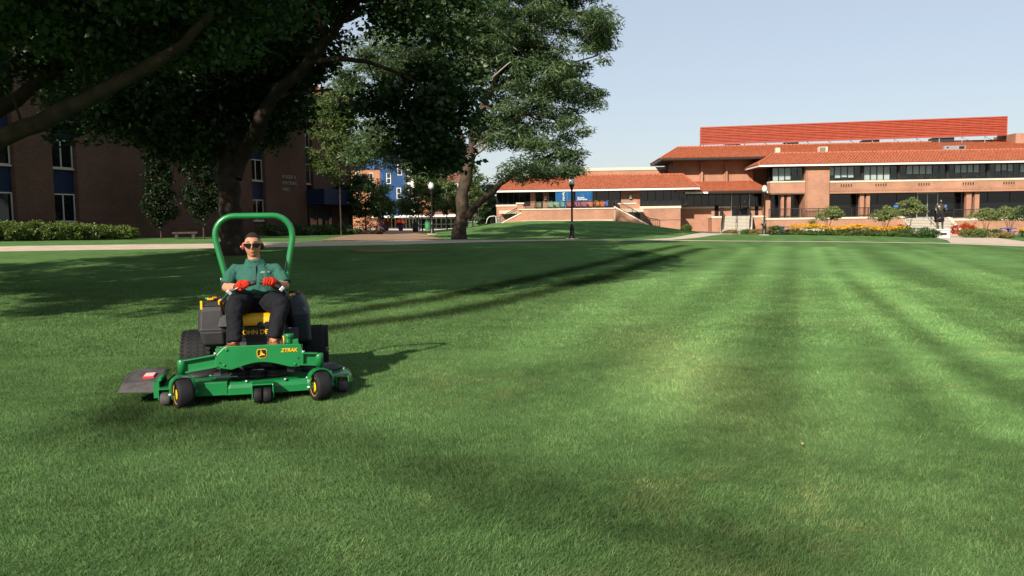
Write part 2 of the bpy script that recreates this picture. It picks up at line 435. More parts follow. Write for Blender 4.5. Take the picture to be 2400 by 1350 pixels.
def grass_shader(name, blade):
    m = bpy.data.materials.new(name); m.use_nodes = True
    nt = m.node_tree; N, L = nt.nodes.new, nt.links.new
    nt.nodes.remove(nt.nodes['Principled BSDF'])
    out = nt.nodes['Material Output']
    am = N('ShaderNodeAttribute'); am.attribute_name = 'mow'
    ad = N('ShaderNodeAttribute'); ad.attribute_name = 'dry'
    tc = N('ShaderNodeTexCoord')
    def noise(scale, detail=4, rough=.6):
        n = N('ShaderNodeTexNoise'); n.inputs['Scale'].default_value = scale; n.inputs['Detail'].default_value = detail; n.inputs['Roughness'].default_value = rough
        L(tc.outputs['Object'], n.inputs['Vector']); return n
    def mixc(f, a, b, mode='MIX'):
        x = N('ShaderNodeMix'); x.data_type = 'RGBA'; x.blend_type = mode
        for s, v in (('Factor', f), ('A', a), ('B', b)):
            if isinstance(v, tuple): x.inputs[s].default_value = (*v, 1)
            elif isinstance(v, float): x.inputs[s].default_value = v
            else: L(v, x.inputs[s])
        return x.outputs['Result']
    n1 = noise(1.3)
    c = mixc(n1.outputs['Fac'], (.066, .142, .041), (.105, .19, .066))
    if blade:
        at_ = N('ShaderNodeAttribute'); at_.attribute_name = 'tint'
        c = mixc(at_.outputs['Fac'], c, mixc(.55, c, (.14, .2, .082)))
    else:
        n2 = noise(26, 6, .75)
        c = mixc(n2.outputs['Fac'], mixc(1.0, c, (.55, .6, .5), 'MULTIPLY'), mixc(1.0, c, (1.5, 1.4, 1.55), 'MULTIPLY'))
    if not blade:
        hf = N('ShaderNodeMath'); hf.operation = 'MULTIPLY'; hf.inputs[1].default_value = .45; L(ad.outputs['Fac'], hf.inputs[0]); ad = hf
    c = mixc(ad.outputs[0 if not blade else 'Fac'], c, mixc(.6 if not blade else .85, c, (.29, .27, .12)))
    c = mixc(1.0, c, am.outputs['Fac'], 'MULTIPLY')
    d = N('ShaderNodeBsdfDiffuse'); L(c, d.inputs['Color'])
    if blade:
        t = N('ShaderNodeBsdfTranslucent'); L(c, t.inputs['Color'])
        g = N('ShaderNodeBsdfGlossy'); g.inputs['Roughness'].default_value = .5
        s1 = N('ShaderNodeMixShader'); s1.inputs[0].default_value = .3; L(d.outputs[0], s1.inputs[1]); L(t.outputs[0], s1.inputs[2])
        s2 = N('ShaderNodeMixShader'); s2.inputs[0].default_value = .0; L(s1.outputs[0], s2.inputs[1]); L(g.outputs[0], s2.inputs[2])
        L(s2.outputs[0], out.inputs[0])
    else:
        n3 = noise(38, 5, .7)
        bp = N('ShaderNodeBump'); bp.inputs['Strength'].default_value = .8; bp.inputs['Distance'].default_value = .05
        L(n3.outputs['Fac'], bp.inputs['Height']); L(bp.outputs[0], d.inputs['Normal'])
        L(d.outputs[0], out.inputs[0])
    return m
M['lawn'] = grass_shader('lawn_turf', False)
M['blade'] = grass_shader('grass_blades', True)
lawn = np_mesh('lawn', np.stack([X2.ravel(), Y2.ravel(), Z2.ravel()], -1), quads, M['lawn'], smooth=True, attrs={'mow': bb, 'dry': dd})
tag(lawn, kind='structure')

# ---- standing grass blades over the near lawn
def blades(n_per_m2, y0, y1, h, w, seg):
    vs_all = []
    a0, a1 = y0, y1
    n = int(n_per_m2 * (a1 - a0) * (.63 * (a0 + a1) + 2.4))
    y = a0 + (a1 - a0) * RNG.random(int(n * 1.0)) ** .9
    half = .63 * y + 1.2
    x = (RNG.random(len(y)) * 2 - 1) * half
    # thin out with distance so the edge of the patch is not a line
    keep = RNG.random(len(y)) < 1 - .85 * sstep(a0 + .55 * (a1 - a0), a1, y)
    x, y = x[keep], y[keep]
    n = len(x)
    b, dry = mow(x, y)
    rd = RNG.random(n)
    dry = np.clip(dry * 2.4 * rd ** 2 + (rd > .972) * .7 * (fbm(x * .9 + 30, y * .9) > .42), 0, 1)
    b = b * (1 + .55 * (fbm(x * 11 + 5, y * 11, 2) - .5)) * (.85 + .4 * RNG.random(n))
    z = G(x, y) + .012 * (fbm(x * .9, y * .9) - .5)
    hgt = h * (.5 + .8 * RNG.random(n)) * (.45 + .6 * fbm(x * 3.1, y * 3.1) + .5 * fbm(x * 11 + 5, y * 11, 2)) * (1 + .35 * (b < .75))
    wid = w * (.7 + .6 * RNG.random(n))
    ang = RNG.random(n) * 2 * math.pi
    # lean: a swirl field so neighbouring blades lie the same way
    la = (fbm(x * .6 + 3, y * .6) * 9 + (RNG.random(n) - .5) * 4.2)
    lean = hgt * (.3 + .8 * RNG.random(n))
    dx, dy = np.cos(la) * lean, np.sin(la) * lean
    ux, uy = np.cos(ang) * wid / 2, np.sin(ang) * wid / 2
    base = np.stack([x, y, z - .004], -1)
    U = np.stack([ux, uy, np.zeros(n)], -1)
    mid = base + np.stack([dx * .35, dy * .35, hgt * .62], -1)
    tip = base + np.stack([dx, dy, hgt], -1)
    tint = RNG.random(n) ** 1.6
    if seg == 1:
        o = np.arange(n)[:, None] * 3
        return np.stack([base - U, base + U, tip], 1).reshape(-1, 3), o + np.array([0, 1, 2]), np.repeat(b, 3), np.repeat(dry, 3), np.repeat(tint, 3)
    V = np.stack([base - U, base + U, mid + U * .8, mid - U * .8, tip], 1)          # n,5,3
    o = np.arange(n)[:, None] * 5
    tri = np.concatenate([o + np.array([0, 1, 2]), o + np.array([0, 2, 3]), o + np.array([3, 2, 4])], 0)
    tint = np.repeat(tint, 5)
    return V.reshape(-1, 3), tri, np.repeat(b, 5), np.repeat(dry, 5), tint
parts = [blades(10500, 3.0, 6.6, .028, .0032, 2), blades(5500, 6.0, 11.5, .029, .005, 1), blades(1500, 10.5, 24, .032, .0105, 1)]
VV, FF, BB, DD, TT = [], [], [], [], []
off = 0
for v, f, b, d_, t in parts:
    VV.append(v); FF.append(f + off); BB.append(b); DD.append(d_); TT.append(t); off += len(v)
gr = np_mesh('grass', np.concatenate(VV), np.concatenate(FF), M['blade'], smooth=False,
             attrs={'mow': np.concatenate(BB), 'dry': np.concatenate(DD), 'tint': np.concatenate(TT)})
tag(gr, 'short mown green grass blades covering the near lawn', 'grass', kind='stuff')
print('blade faces', len(gr.data.polygons))

# ---- paths: strips of points draped on the terrain
def strip(name, left, right, m, lift=.012, sub=24):
    def dens(p):
        p = [Vector((q[0], q[1])) for q in p]; out = []
        for a, b in zip(p[:-1], p[1:]):
            for i in range(sub): out.append(a.lerp(b, i / sub))
        return out + [p[-1]]
    l, r = dens(left), dens(right)
    V, F = [], []
    nx = 5
    for a, b in zip(l, r):
        for j in range(nx):
            q = a.lerp(b, j / (nx - 1)); V.append((q.x, q.y, gz(q.x, q.y) + lift))
    for i in range(len(l) - 1):
        for j in range(nx - 1):
            F.append((i * nx + j, i * nx + j + 1, (i + 1) * nx + j + 1, (i + 1) * nx + j))
    V = np.array(V); F = np.array(F)
    uv = V[F.ravel(), :2]
    o = np_mesh(name, V, F, m, uv=uv)
    return tag(o, kind='structure')
strip('footpath', [(-46, 32.0), (-21.65, 35.25), (-13.5, 37.75), (-6, 42.6), (0.04, 51.3), (4.2, 53.6), (8.0, 52.6), (15.2, 50.0), (23.5, 46.0), (25.2, 40.4), (29, 37.5)],
      [(-47, 35.3), (-23.8, 38.8), (-15.3, 42.8), (-9, 50.2), (-3.0, 55.0), (3.4, 56.2), (8.4, 54.6), (15.6, 51.1), (24.4, 47.4), (28.2, 42.2), (31.5, 39.4)], M['concrete'])
strip('entry_path', [(8.0, 54.0), (11.3, 60.0), (15.5, 70.0), (18.9, 80.0), (21.2, 87.5)], [(10.2, 53.9), (13.2, 60.0), (17.6, 70.0), (22.2, 80.0), (24.6, 87.5)], M['concrete'], lift=.016)
strip('statue_path', [(24.6, 46.6), (28.8, 55.0), (32.2, 63.0), (36.5, 74.0), (41.5, 88.5)], [(27.6, 42.6), (33.0, 54.0), (37.0, 63.0), (42.5, 74.0), (48.6, 88.5)], M['concrete'], lift=.02)
M['paver'] = brick_mat('tan_brick_paving', (.36, .22, .13), (.28, .17, .1), (.3, .24, .18), .2, .1, .006, .2)
strip('brick_plaza', [(-11.5, 50.5), (-12.8, 62.0), (-13.6, 74.0), (-16.5, 110.0)], [(-4.2, 54.0), (-6.4, 66.0), (-8.6, 76.0), (-7.0, 110.0)], M['paver'], lift=.026)
M['gravel'] = mat('tan_gravel', (.36, .28, .21), .95, .1, noise=(14, .4), bump=(40, 1.0))
strip('gravel_bed', [(19.6, 93.0), (22.8, 91.5)], [(19.8, 98.0), (24.4, 98.0)], M['gravel'], lift=.03, sub=6)
# worn bare ground under the big tree's rim
M['mulch'] = mat('dry_thatch', (.22, .16, .075), .95, .1, noise=(9, .35), bump=(60, 1.0))
a = atg(910, 588)
V = [(a.x, a.y, gz(a.x, a.y) + .02)]; nn = 40
for i in range(nn):
    th = 2 * math.pi * i / nn
    q = 1 + .22 * math.sin(3 * th + 1) + .12 * math.sin(7 * th)
    xx, yy = a.x + 1.9 * q * math.cos(th), a.y + 1.25 * q * math.sin(th)
    V.append((xx, yy, gz(xx, yy) + .018))
me = bpy.data.meshes.new('bare_ground'); me.from_pydata(V, [], [(0, 1 + i, 1 + (i + 1) % nn) for i in range(nn)]); me.materials.append(M['mulch'])
tag(link('bare_ground', me), kind='structure')
# ================================================================== right building (brick campus centre)
def tile_roof(name, e0, e1, t1, t0, parent, tw=.34, row=.36, hgt=.07, m=None):
    """barrel-tiled slope: eave e0-e1, top t0 (above e0) - t1 (above e1)"""
    e0, e1, t0, t1 = map(Vector, (e0, e1, t0, t1))
    W = e1 - e0; u = W.normalized()
    nrm = u.cross((t0 + t1) / 2 - (e0 + e1) / 2).normalized()
    if nrm.z < 0: nrm = -nrm
    slope = ((t0 + t1) / 2 - (e0 + e1) / 2).length
    nr = max(2, int(slope / row))
    V, F = [], []
    for r in range(nr):
        f0, f1 = r / nr, min(1, (r + 1.12) / nr)
        a0, b0 = e0.lerp(t0, f0), e1.lerp(t1, f0)
        a1, b1 = e0.lerp(t0, f1), e1.lerp(t1, f1)
        n = max(1, int((b0 - a0).length / tw)); k = 4 * n
        st = len(V)
        for j in range(k + 1):
            q = j / k; ph = (j % 4) / 4
            jit = random.uniform(-.008, .008)
            hh = hgt * (0, .75, 1, .75)[j % 4]
            # lines run straight up the slope: clip the upper end to the hip edges
            p = a0.lerp(b0, q); s = (p - a0).dot(u)
            sl = (a1 - a0).dot(u); sr = (b1 - a0).dot(u)
            s1 = min(max(s, sl), sr)
            up = a1 + u * (s1 - sl)
            V += [p + nrm * (hh + .07 + jit), up + nrm * (hh * .9 + .012), p.lerp(up, .14) - nrm * .02]
        for j in range(k):
            a, b = st + 3 * j, st + 3 * j + 3
            F += [(a, b, b + 1, a + 1), (a + 2, b + 2, b, a)]
    me = bpy.data.meshes.new(name); me.from_pydata([tuple(v) for v in V], [], F); me.update()
    me.materials.append(m or M['tile'])
    o = link(name, me, parent); o['kind'] = 'stuff'
    return o
def ridge_caps(name, p, q, parent, n=None, r=.12):
    p, q = Vector(p), Vector(q)
    n = n or max(2, int((q - p).length / .45)); b = MB()
    for i in range(n):
        a, c = p.lerp(q, i / n), p.lerp(q, (i + 1.08) / n)
        b.tube([a, c], [r, r * .86], 6)
    return b.build(name, M['tile_ridge'], parent, kind='stuff')

RB = empty('campus_building', (0, 100, 0), R(-2.5))
tag(RB, 'long orange brick campus building with red tiled hip roofs and a red rooftop screen', 'building')
def P(name, m, *boxes, bevel=0, parent=RB, kind=None):
    b = MB()
    for q in boxes: b.box(*q)
    return b.build(name, m, parent, bevel=bevel, kind=kind)
def window(parent, u0, u1, z0, z1, v, cols, rows=1, m='dark_glass', fm='dark_metal', fw=.06, blind=None, name='window', fr_depth=.1, zs=None):
    """frame with bars; one pane per opening; blind = list of (col, drop 0..1)"""
    b = MB()
    us = [u0 + (u1 - u0) * i / cols for i in range(cols + 1)] if not isinstance(cols, list) else cols
    zz = zs or [z0 + (z1 - z0) * i / rows for i in range(rows + 1)]
    for i, q in enumerate(us):
        b.box(q - fw / 2, q + fw / 2, v, v + fr_depth, z0, z1)
    for i, q in enumerate(zz):
        for a_, c_ in zip(us[:-1], us[1:]):
            b.box(a_ + fw / 2, c_ - fw / 2, v + .003, v + fr_depth - .003, q - (fw / 2 if 0 < i < len(zz) - 1 else 0) - (fw if i == len(zz) - 1 else 0), q + (fw / 2 if 0 < i < len(zz) - 1 else 0) + (fw if i == 0 else 0))
    w = b.build(name, M[fm], parent)
    for a_, c_ in zip(us[:-1], us[1:]):
        for d_, e_ in zip(zz[:-1], zz[1:]):
            MB().box(a_ + fw / 2 - .004, c_ - fw / 2 + .004, v + .045, v + .06, d_ + .01, e_ - .01).build('pane', M[m], w)
    for col, drop in (blind or []):
        a_, c_ = us[col] + fw / 2, us[col + 1] - fw / 2
        bl = MB(); top = z1 - .03; bot = top - (z1 - z0 - .06) * drop; k = max(3, int(drop * 9)); n = 6
        for i in range(n):                     # hanging vertical strips
            x0 = a_ + (c_ - a_) * i / n; x1 = a_ + (c_ - a_) * (i + .93) / n
            bl.box(x0, x1, v + .16 + .02 * (i % 2), v + .17 + .02 * (i % 2), bot, top)
        bl.build('blind', M['blind'], w)
    return w
BO = M['brick_orange']
# ---- main block: upper storey
P('spandrel_wall', BO, (29.3, 33.14, -5, -3.6, 4.4, 5.56))
P('spandrel_wall', BO, (35.75, 64, -5, -3.6, 4.25, 5.47))
P('sill', M['cream'], (29.3, 33.13, -5.07, -3.6, 5.56, 5.72)); P('sill', M['cream'], (35.76, 64, -5.07, -3.6, 5.47, 5.66))
pier = P('brick_pier', BO, (33.14, 35.75, -5.3, -2.0, -.6, 7.3))
q = MB()
for i in range(42): q.box(33.16 + (.0 if i % 2 else .06), 33.3 + (0 if i % 2 else .06), -5.36, -5.302, 1.7 + i * .13, 1.7 + i * .13 + .07)
q.build('corbel', BO, pier, kind='stuff')
q = MB()
for i in range(86): q.box(35.9 + i * .33, 36.05 + i * .33, -5.07, -5.002, 4.5, 4.66); q.box(35.98 + i * .33, 36.13 + i * .33, -5.05, -5.002, 4.66, 4.76)
q.build('corbel', BO, RB, kind='stuff')
for uc in (37.7, 41.5, 46.2, 51.0, 55.4, 59.6):
    vent = P('wall_vent', BO, (uc - .7, uc + .7, -5.04, -5.003, 4.9, 4.98))
    for i in range(5): P('slot', M['dark_metal'], (uc - .62 + i * .27, uc - .49 + i * .27, -5.014, -5.003, 4.985, 5.27), parent=vent)
P('inner_room', M['interior'], (29.4, 64, -3.4, -3.0, 5.3, 7.3), (29.4, 33.1, -4.2, -3.41, 5.57, 5.6), (29.4, 29.45, -4.4, -3.41, 5.7, 7.3))
W = [(29.65, 33.1, 5, [(0, 1), (1, .95), (2, .9)]), (35.8, 39.4, 5, [(0, .6), (1, .8), (2, .75), (3, .78)]), (39.75, 43.38, 5, [(0, 1), (1, 1), (2, 1), (3, 1)]), (43.7, 48.7, 7, [(1, .6), (2, .6), (3, .6), (4, .6)]),
     (49.0, 53.1, 6, [(1, .55), (2, .55), (3, .55), (4, .55)]), (53.42, 57.4, 6, [(1, .5), (2, .45), (3, .5), (5, .6)]), (57.7, 62.0, 6, [(0, .8), (1, .8), (4, .6)])]
for u0, u1, n, bl in W:
    window(RB, u0, u1, 5.72 if u0 < 34 else 5.66, 7.28, -4.6, n, 1, 'clear_glass', 'black_paint', .055, bl, zs=[5.72 if u0 < 34 else 5.66, 6.15, 7.28] if n > 5 else None)
for a_, b_ in ((39.4, 39.75), (43.38, 43.7), (48.7, 49.0), (53.1, 53.42), (57.4, 57.7)):
    P('window_post', M['dark_metal'], (a_ + .03, b_ - .03, -4.75, -3.5, 5.67, 7.28))
q = MB()                                        # furniture tops seen through the upper windows
for i in range(16): c = 36.2 + i * 1.6 + random.uniform(-.3, .3); q.box(c, c + random.uniform(.5, .9), -4.1, -3.6, 5.72, 5.95 + random.random() * .3)
q.build('furniture', M['black_paint'], RB, kind='stuff')
P('soffit', M['soffit'], (27.95, 66, -5.85, -3.5, 7.301, 7.36)); P('fascia', M['white_paint'], (27.8, 66, -6.02, -5.86, 7.3, 7.5), (27.8, 27.94, -5.85, 1, 7.3, 7.5))
P('soffit', M['soffit'], (27.95, 30.7, -3.49, 1, 7.32, 7.36))
# ---- main block: lower storey
cols = [(30.7, 31.0), (31.35, 31.75), (39.4, 39.85), (40.1, 40.5), (51.1, 51.65), (52.0, 52.5), (61, 61.5)]
for a_, b_ in cols: P('brick_column', BO, (a_, b_, -4.5, -4.0, 1.05, 4.24))
P('porch_ceiling', M['soffit'], (29.4, 64, -4.99, -3.1, 4.26, 4.38))
window(RB, 29.9, 33.1, 1.42, 4.25, -3.1, 2, 1); window(RB, 35.8, 39.6, 1.42, 4.25, -3.1, 1, 1); window(RB, 39.7, 46.2, 1.42, 4.25, -3.1, 3, 1)
dw = window(RB, 46.3, 48.6, 1.42, 4.25, -3.1, 2, 1, fm='steel', fw=.09, name='door')
window(RB, 48.7, 51.5, 1.42, 4.25, -3.1, 1, 2, fm='dark_metal', zs=[1.42, 2.0, 3.6, 4.25]); window(RB, 51.7, 63.9, 1.42, 4.25, -3.1, 5, 1)
MB().box(48.85, 49.6, -3.14, -3.11, 2.55, 2.85).build('notice', mat('blue_notice', (.05, .2, .75), .5), dw)
text('lettering', 'PULL', .2, (48.9, -3.145, 2.62), (R(90), 0, 0), M['white_paint'], dw, .002)
MB().box(43.7, 44.2, -3.14, -3.11, 2.55, 2.85).build('notice', bpy.data.materials['blue_notice'], dw)
P('porch_floor', M['concrete'], (28.7, 64, -5.6, -3.0, 1.0, 1.4))
P('wall', BO, (29.4, 64, -2.8, 6, -.8, 5.4))
# terrace walls in front of the porch
tw = P('terrace_wall', BO, (28.7, 43.7, -6, -5.62, -1.2, 1.42)); P('coping', M['cream'], (28.6, 43.75, -6.08, -5.55, 1.42, 1.62), parent=tw)
tw2 = P('terrace_wall', BO, (48.9, 66, -6, -5.62, -1.6, 1.06)); P('coping', M['cream'], (48.85, 66, -6.08, -5.55, 1.06, 1.28), parent=tw2)
bloom = mat('lime_bloom', (.5, .4, .34), .95, .1)
# ---- railing helper: a thing of its own
def railing(name, pts, label, h=.85, gap=.15, t=.026, group=None, parent_loc=None, m='dark_metal', balusters=True):
    """pts in building coordinates; a rail thing with top rail, bottom rail, posts and balusters"""
    p0 = RB.matrix_basis @ Vector(pts[0]) if False else (Matrix.Translation((0, 100, 0)) @ Matrix.Rotation(R(-2.5), 4, 'Z')) @ Vector(pts[0])
    r = empty(name, p0, R(-2.5)); tag(r, label, 'railing', group)
    o = Vector(pts[0]); P_ = [Vector(p) - o for p in pts]
    up = Vector((0, 0, h))
    MB().tube([p + up for p in P_], t * 1.4, 6).build('top_rail', M[m], r)
    if balusters: MB().tube([p + Vector((0, 0, .1)) for p in P_], t, 6).build('bottom_rail', M[m], r)
    bal = MB(); nb = 0
    for a_, b_ in zip(P_[:-1], P_[1:]):
        L_ = (b_ - a_).length; n = max(1, int(L_ / 1.8))
        for i in range(n + 1):
            c = a_.lerp(b_, i / n)
            MB().box(c.x - t, c.x + t, c.y - t, c.y + t, c.z, c.z + h).build('post', M[m], r)
        if balusters:
            k = int(L_ / gap)
            for i in range(k):
                c = a_.lerp(b_, (i + .5) / k); bal.box(c.x - t * .6, c.x + t * .6, c.y - t * .6, c.y + t * .6, c.z + .1, c.z + h)
    if bal.v: bal.build('balusters', M[m], r, kind='stuff')
    return r
railing('railing', [(29.0, -5.75, 1.62), (43.5, -5.75, 1.62)], 'thin black railing on the terrace wall behind the yellow flower bed', h=1.0)
railing('railing', [(49.1, -5.75, 1.28), (64.0, -5.75, 1.28)], 'thin black railing on the terrace wall right of the statue stairs', h=1.0)
# ---- stairs as parts of the building: staircase > step
def stairs(loc, rz, width, n, rise, run, m=M['step'], cheeks=True, name='staircase'):
    s = MB()
    # solid stringer under the steps
    s.prism([(0, 0), (0, -rise * n - .6), (-run * n, -rise * n - .6), (-run * n, -rise * n)], 0, .02, width - .02)
    st = s.build(name, M['concrete'], RB); st.location = loc; st.rotation_euler = (0, 0, rz)
    proto = MB().box(0, width, -run - .03, 0, -.06, 0).build('step', m, st)
    rz_ = MB()
    for i in range(n): rz_.box(.01, width - .01, -run * (i + 1), -run * i, -rise * (i + 1), -rise * i - .0651)
    rz_.build('risers', M['riser'], st)
    for i in range(n):
        o = proto if i == 0 else proto.copy()
        if i: COL.objects.link(o); o.parent = st
        o.location = (0, -run * i, -rise * i - .004)
    if cheeks:
        for x0, x1 in ((-.32, -.02), (width + .02, width + .32)):
            MB().prism([(.3, .06), (.0, .06), (-run * n, -rise * n + .12), (-run * n - .2, -rise * n + .1), (-run * n - .2, -rise * n - .6), (.3, -rise * n - .6)], 0, x0, x1).build('cheek_wall', M['cream'], st)
    return st
sA = stairs((24.75, -3.0, 1.9), R(-14), 2.7, 12, .155, .34)
sB = stairs((43.95, -5.5, 1.4), R(-3), 4.5, 11, .165, .36)
# ---- upper brick block behind the entry roof
blk = P('upper_wall', BO, (19.5, 30.7, 1, 9, 3.8, 8.5))
for uc in (22.75, 25.65, 28.65):
    pl = P('pilaster', BO, (uc - .25, uc + .25, .78, .997, 4.0, 8.4)); P('nib', BO, (uc - .12, uc + .1, .5, .777, 6.0, 7.95), parent=pl)
P('soffit', M['soffit'], (17.8, 30.7, -1.4, .99, 8.5, 8.56), (17.8, 19.49, 1, 9, 8.5, 8.56)); P('fascia', M['dark_metal'], (17.68, 30.7, -1.52, -1.41, 8.5, 8.72), (17.68, 17.79, -1.4, 9, 8.5, 8.72))
# ---- main roofs
tile_roof('roof_tiles', (27.8, -6.1, 7.5), (66, -6.1, 7.5), (66, -1.5, 9.0), (30.5, -1.5, 9.0), RB)
tile_roof('roof_tiles', (27.75, 1, 7.5), (27.75, -6.1, 7.5), (30.5, -1.5, 9.0), (30.5, 1, 9.0), RB)
ridge_caps('hip_caps', (27.75, -6.1, 7.6), (30.5, -1.5, 9.1), RB); ridge_caps('ridge_caps', (30.5, -1.5, 9.08), (66, -1.5, 9.08), RB, r=.1)
tile_roof('roof_tiles', (17.65, -1.55, 8.72), (66, -1.55, 8.72), (66, 5, 10.6), (20.6, 5, 10.45), RB)
tile_roof('roof_tiles', (17.65, 9, 8.72), (17.65, -1.55, 8.72), (20.6, 5, 10.45), (20.6, 9, 10.45), RB)
ridge_caps('hip_caps', (17.65, -1.55, 8.8), (20.6, 5, 10.53), RB); ridge_caps('ridge_caps', (20.6, 5, 10.53), (66, 5, 10.68), RB)
P('roof_deck', M['interior'], (18.5, 66, 0.9, 9, 8.56, 8.7), (20.6, 66, 5, 9, 8.7, 10.3))
def rv(name, u, v, w, d, h, z, m):
    r = P(name, M[m], (u - w / 2, u + w / 2, v - d / 2, v + d / 2, z - .5, z + h)); return r
rv('roof_vent', 31.2, -.8, .5, .5, .75, 9.0, 'cream')
r_ = rv('roof_vent', 36.7, .2, 1.0, .6, .6, 9.25, 'cream'); P('louvre', M['dark_metal'], *[(36.25, 36.95, -.13, -.102, 9.32 + .1 * i, 9.37 + .1 * i) for i in range(5)], parent=r_)
r_ = rv('roof_vent', 51.5, -.3, 2.5, .6, .42, 9.25, 'steel'); P('louvre', M['dark_metal'], (52.0, 52.6, -.62, -.602, 9.3, 9.6), (50.6, 50.8, -.62, -.602, 9.4, 9.55), parent=r_)
# ---- red louvred screen on the roof
A_, B_ = Vector((24.15, 9, 0)), Vector((59.3, 3.2, 0))
scr = MB(); du = (B_ - A_).normalized(); nv = Vector((du.y, -du.x, 0)); ang = math.atan2(du.y, du.x)
LS = (B_ - A_).length
rs = MB().box(0, LS, 0, .16, -.02, .1).box(0, LS, 0, .16, 2.15, 2.25).box(-.1, 0, 0, 3.0, -.02, 2.25).box(LS, LS + .1, 0, 3.0, -.02, 2.25).build('roof_screen', M['screen'], RB)
rs.location = (A_.x, A_.y, 11.12); rs.rotation_euler = (0, 0, ang)
nb = 14
pm = MB()
w_ = LS / nb
for i in range(5): pm.add([(.05, -.01, .02 + i * .187), (w_ - .002, -.01, .02 + i * .187), (w_ - .002, .06, .145 + i * .187), (.05, .06, .145 + i * .187), (.05, .0, .02 + i * .187), (w_ - .002, .0, .02 + i * .187), (w_ - .002, .07, .145 + i * .187), (.05, .07, .145 + i * .187)], [(0, 1, 2, 3), (7, 6, 5, 4), (0, 4, 5, 1), (3, 2, 6, 7)])
pm.box(0, .05, -.035, .141, 0, .954)
pm.box(0, w_, -.03, .141, .955, 1.018); pm.box(.0, w_, .142, .15, 0, 1.018)
proto = pm.build('louver_panel', M['screen'], rs)
for i in range(nb):
    for j in range(2):
        o = proto if i == j == 0 else proto.copy()
        if not (i == j == 0): COL.objects.link(o); o.parent = rs
        o.location = (i * w_, 0, .12 + j * 1.02)
for i in range(nb):
    sp = MB().box(-.04, .04, -.04, .04, -1.2, 0).tube([(0, 0, -.1), (w_ * .4, .3, -.5)], .03, 5)
    o = sp.build('support_post', M['steel'], rs); o.location = (.3 + i * w_, .25, 0)
for x0, x1 in ((3.0, 4.9), (10.2, 12.0), (19.5, 21.5), (27.5, 30.0)):
    P('equipment_curb', M['dark_metal'], (x0, x1, .3, 2.0, -1.2, -.03), parent=rs)
# chimney-like brick mass at the far right edge
P('penthouse', BO, (60.3, 66, 3, 8, 9.9, 11.3))
# ---- entry: low roof, glass doors
P('fascia', M['white_paint'], (20.0, 22.6, -4.05, -3.9, 4.5, 4.7), (29.0, 30.8, -4.05, -3.9, 4.48, 4.7)); P('gutter', M['dark_metal'], (22.62, 28.98, -4.12, -3.9, 4.52, 4.74))
P('soffit', M['soffit'], (20, 30.76, -3.88, -.8, 4.5, 4.56))
tile_roof('roof_tiles', (19.0, -4.1, 4.74), (30.85, -4.1, 4.74), (30.3, .98, 6.05), (19.0, .98, 6.05), RB)
tile_roof('roof_tiles', (30.85, -4.1, 4.74), (30.85, .98, 4.74), (30.3, .98, 6.05), (30.3, .9, 6.05), RB)
P('fascia', M['white_paint'], (30.62, 30.82, -3.88, .95, 4.48, 4.7))
P('entry_wall', BO, (19.9, 25.85, -1, 0, -.6, 2.86), (27.95, 30.2, -1, 0, -.6, 2.74)); P('coping', M['cream'], (19.9, 25.82, -1.06, -.3, 2.86, 3.07), (27.97, 30.2, -1.06, -.3, 2.74, 2.98))
window(RB, 19.9, 25.8, 3.07, 4.5, -.95, 7, 1, fw=.05); window(RB, 28.0, 30.2, 2.98, 4.5, -.95, 3, 1, fw=.05)
d_ = window(RB, 25.92, 27.87, 1.95, 4.5, -1.0, 2, 1, fm='dark_metal', fw=.12, name='double_door')
P('mullion', M['steel'], (25.82, 25.92, -1.15, -.85, 1.9, 4.5), (27.88, 27.98, -1.15, -.85, 1.9, 4.5), parent=d_)
P('push_bar', M['letters'], (26.05, 26.8, -1.12, -1.06, 2.98, 3.06), (27.0, 27.75, -1.12, -1.06, 2.98, 3.06), parent=d_)
P('handle', M['letters'], (26.72, 26.8, -1.18, -1.122, 2.75, 3.2), (27.0, 27.08, -1.18, -1.122, 2.75, 3.2), parent=d_)
MB().lathe([(.08, 0), (.08, .02)], (27.4, -1.03, 3.6), axis='Y', n=12).build('sticker', M['white_paint'], d_)
P('inner_room', M['interior'], (19.9, 30.4, -.2, -.15, 1.9, 4.6))
P('landing', M['concrete'], (23.4, 28.6, -3.05, -.99, -.6, 1.9))
for a_, b_ in ((23.2, 24.35), (28.0, 29.2)): P('coping', M['cream'], (a_ - .05, b_ + .05, -3.36, -1.0, 1.72, 1.92), parent=P('landing_wall', BO, (a_, b_, -3.3, -1.01, -.6, 1.72)))
P('slot', M['interior'], (23.95, 24.4, -1.07, -1.003, 1.93, 3.2), (28.6, 29.0, -1.07, -1.063, 1.93, 3.0))
MB().box(23.55, 23.68, -1.05, -1.003, 2.35, 2.6).build('wall_box', M['white_paint'], RB)
railing('handrail', [(26.05, -3.0, 1.9), (25.1, -7.0, .05)], 'dark double handrail down the middle of the door stairs', h=.85, balusters=False)
railing('handrail', [(24.55, -1.2, 1.9), (24.5, -3.1, 1.9), (23.5, -7.0, .1)], 'dark handrail on the left edge of the door stairs', h=.95, gap=.2)
railing('handrail', [(27.75, -1.2, 1.9), (27.6, -3.1, 1.9), (26.6, -7.0, .1)], 'dark handrail on the right edge of the door stairs', h=.95, gap=.2)
railing('handrail', [(46.0, -5.5, 1.4), (45.9, -9.4, -.35)], 'thin grey handrail down the wide stairs behind the statue', h=.9, balusters=False)
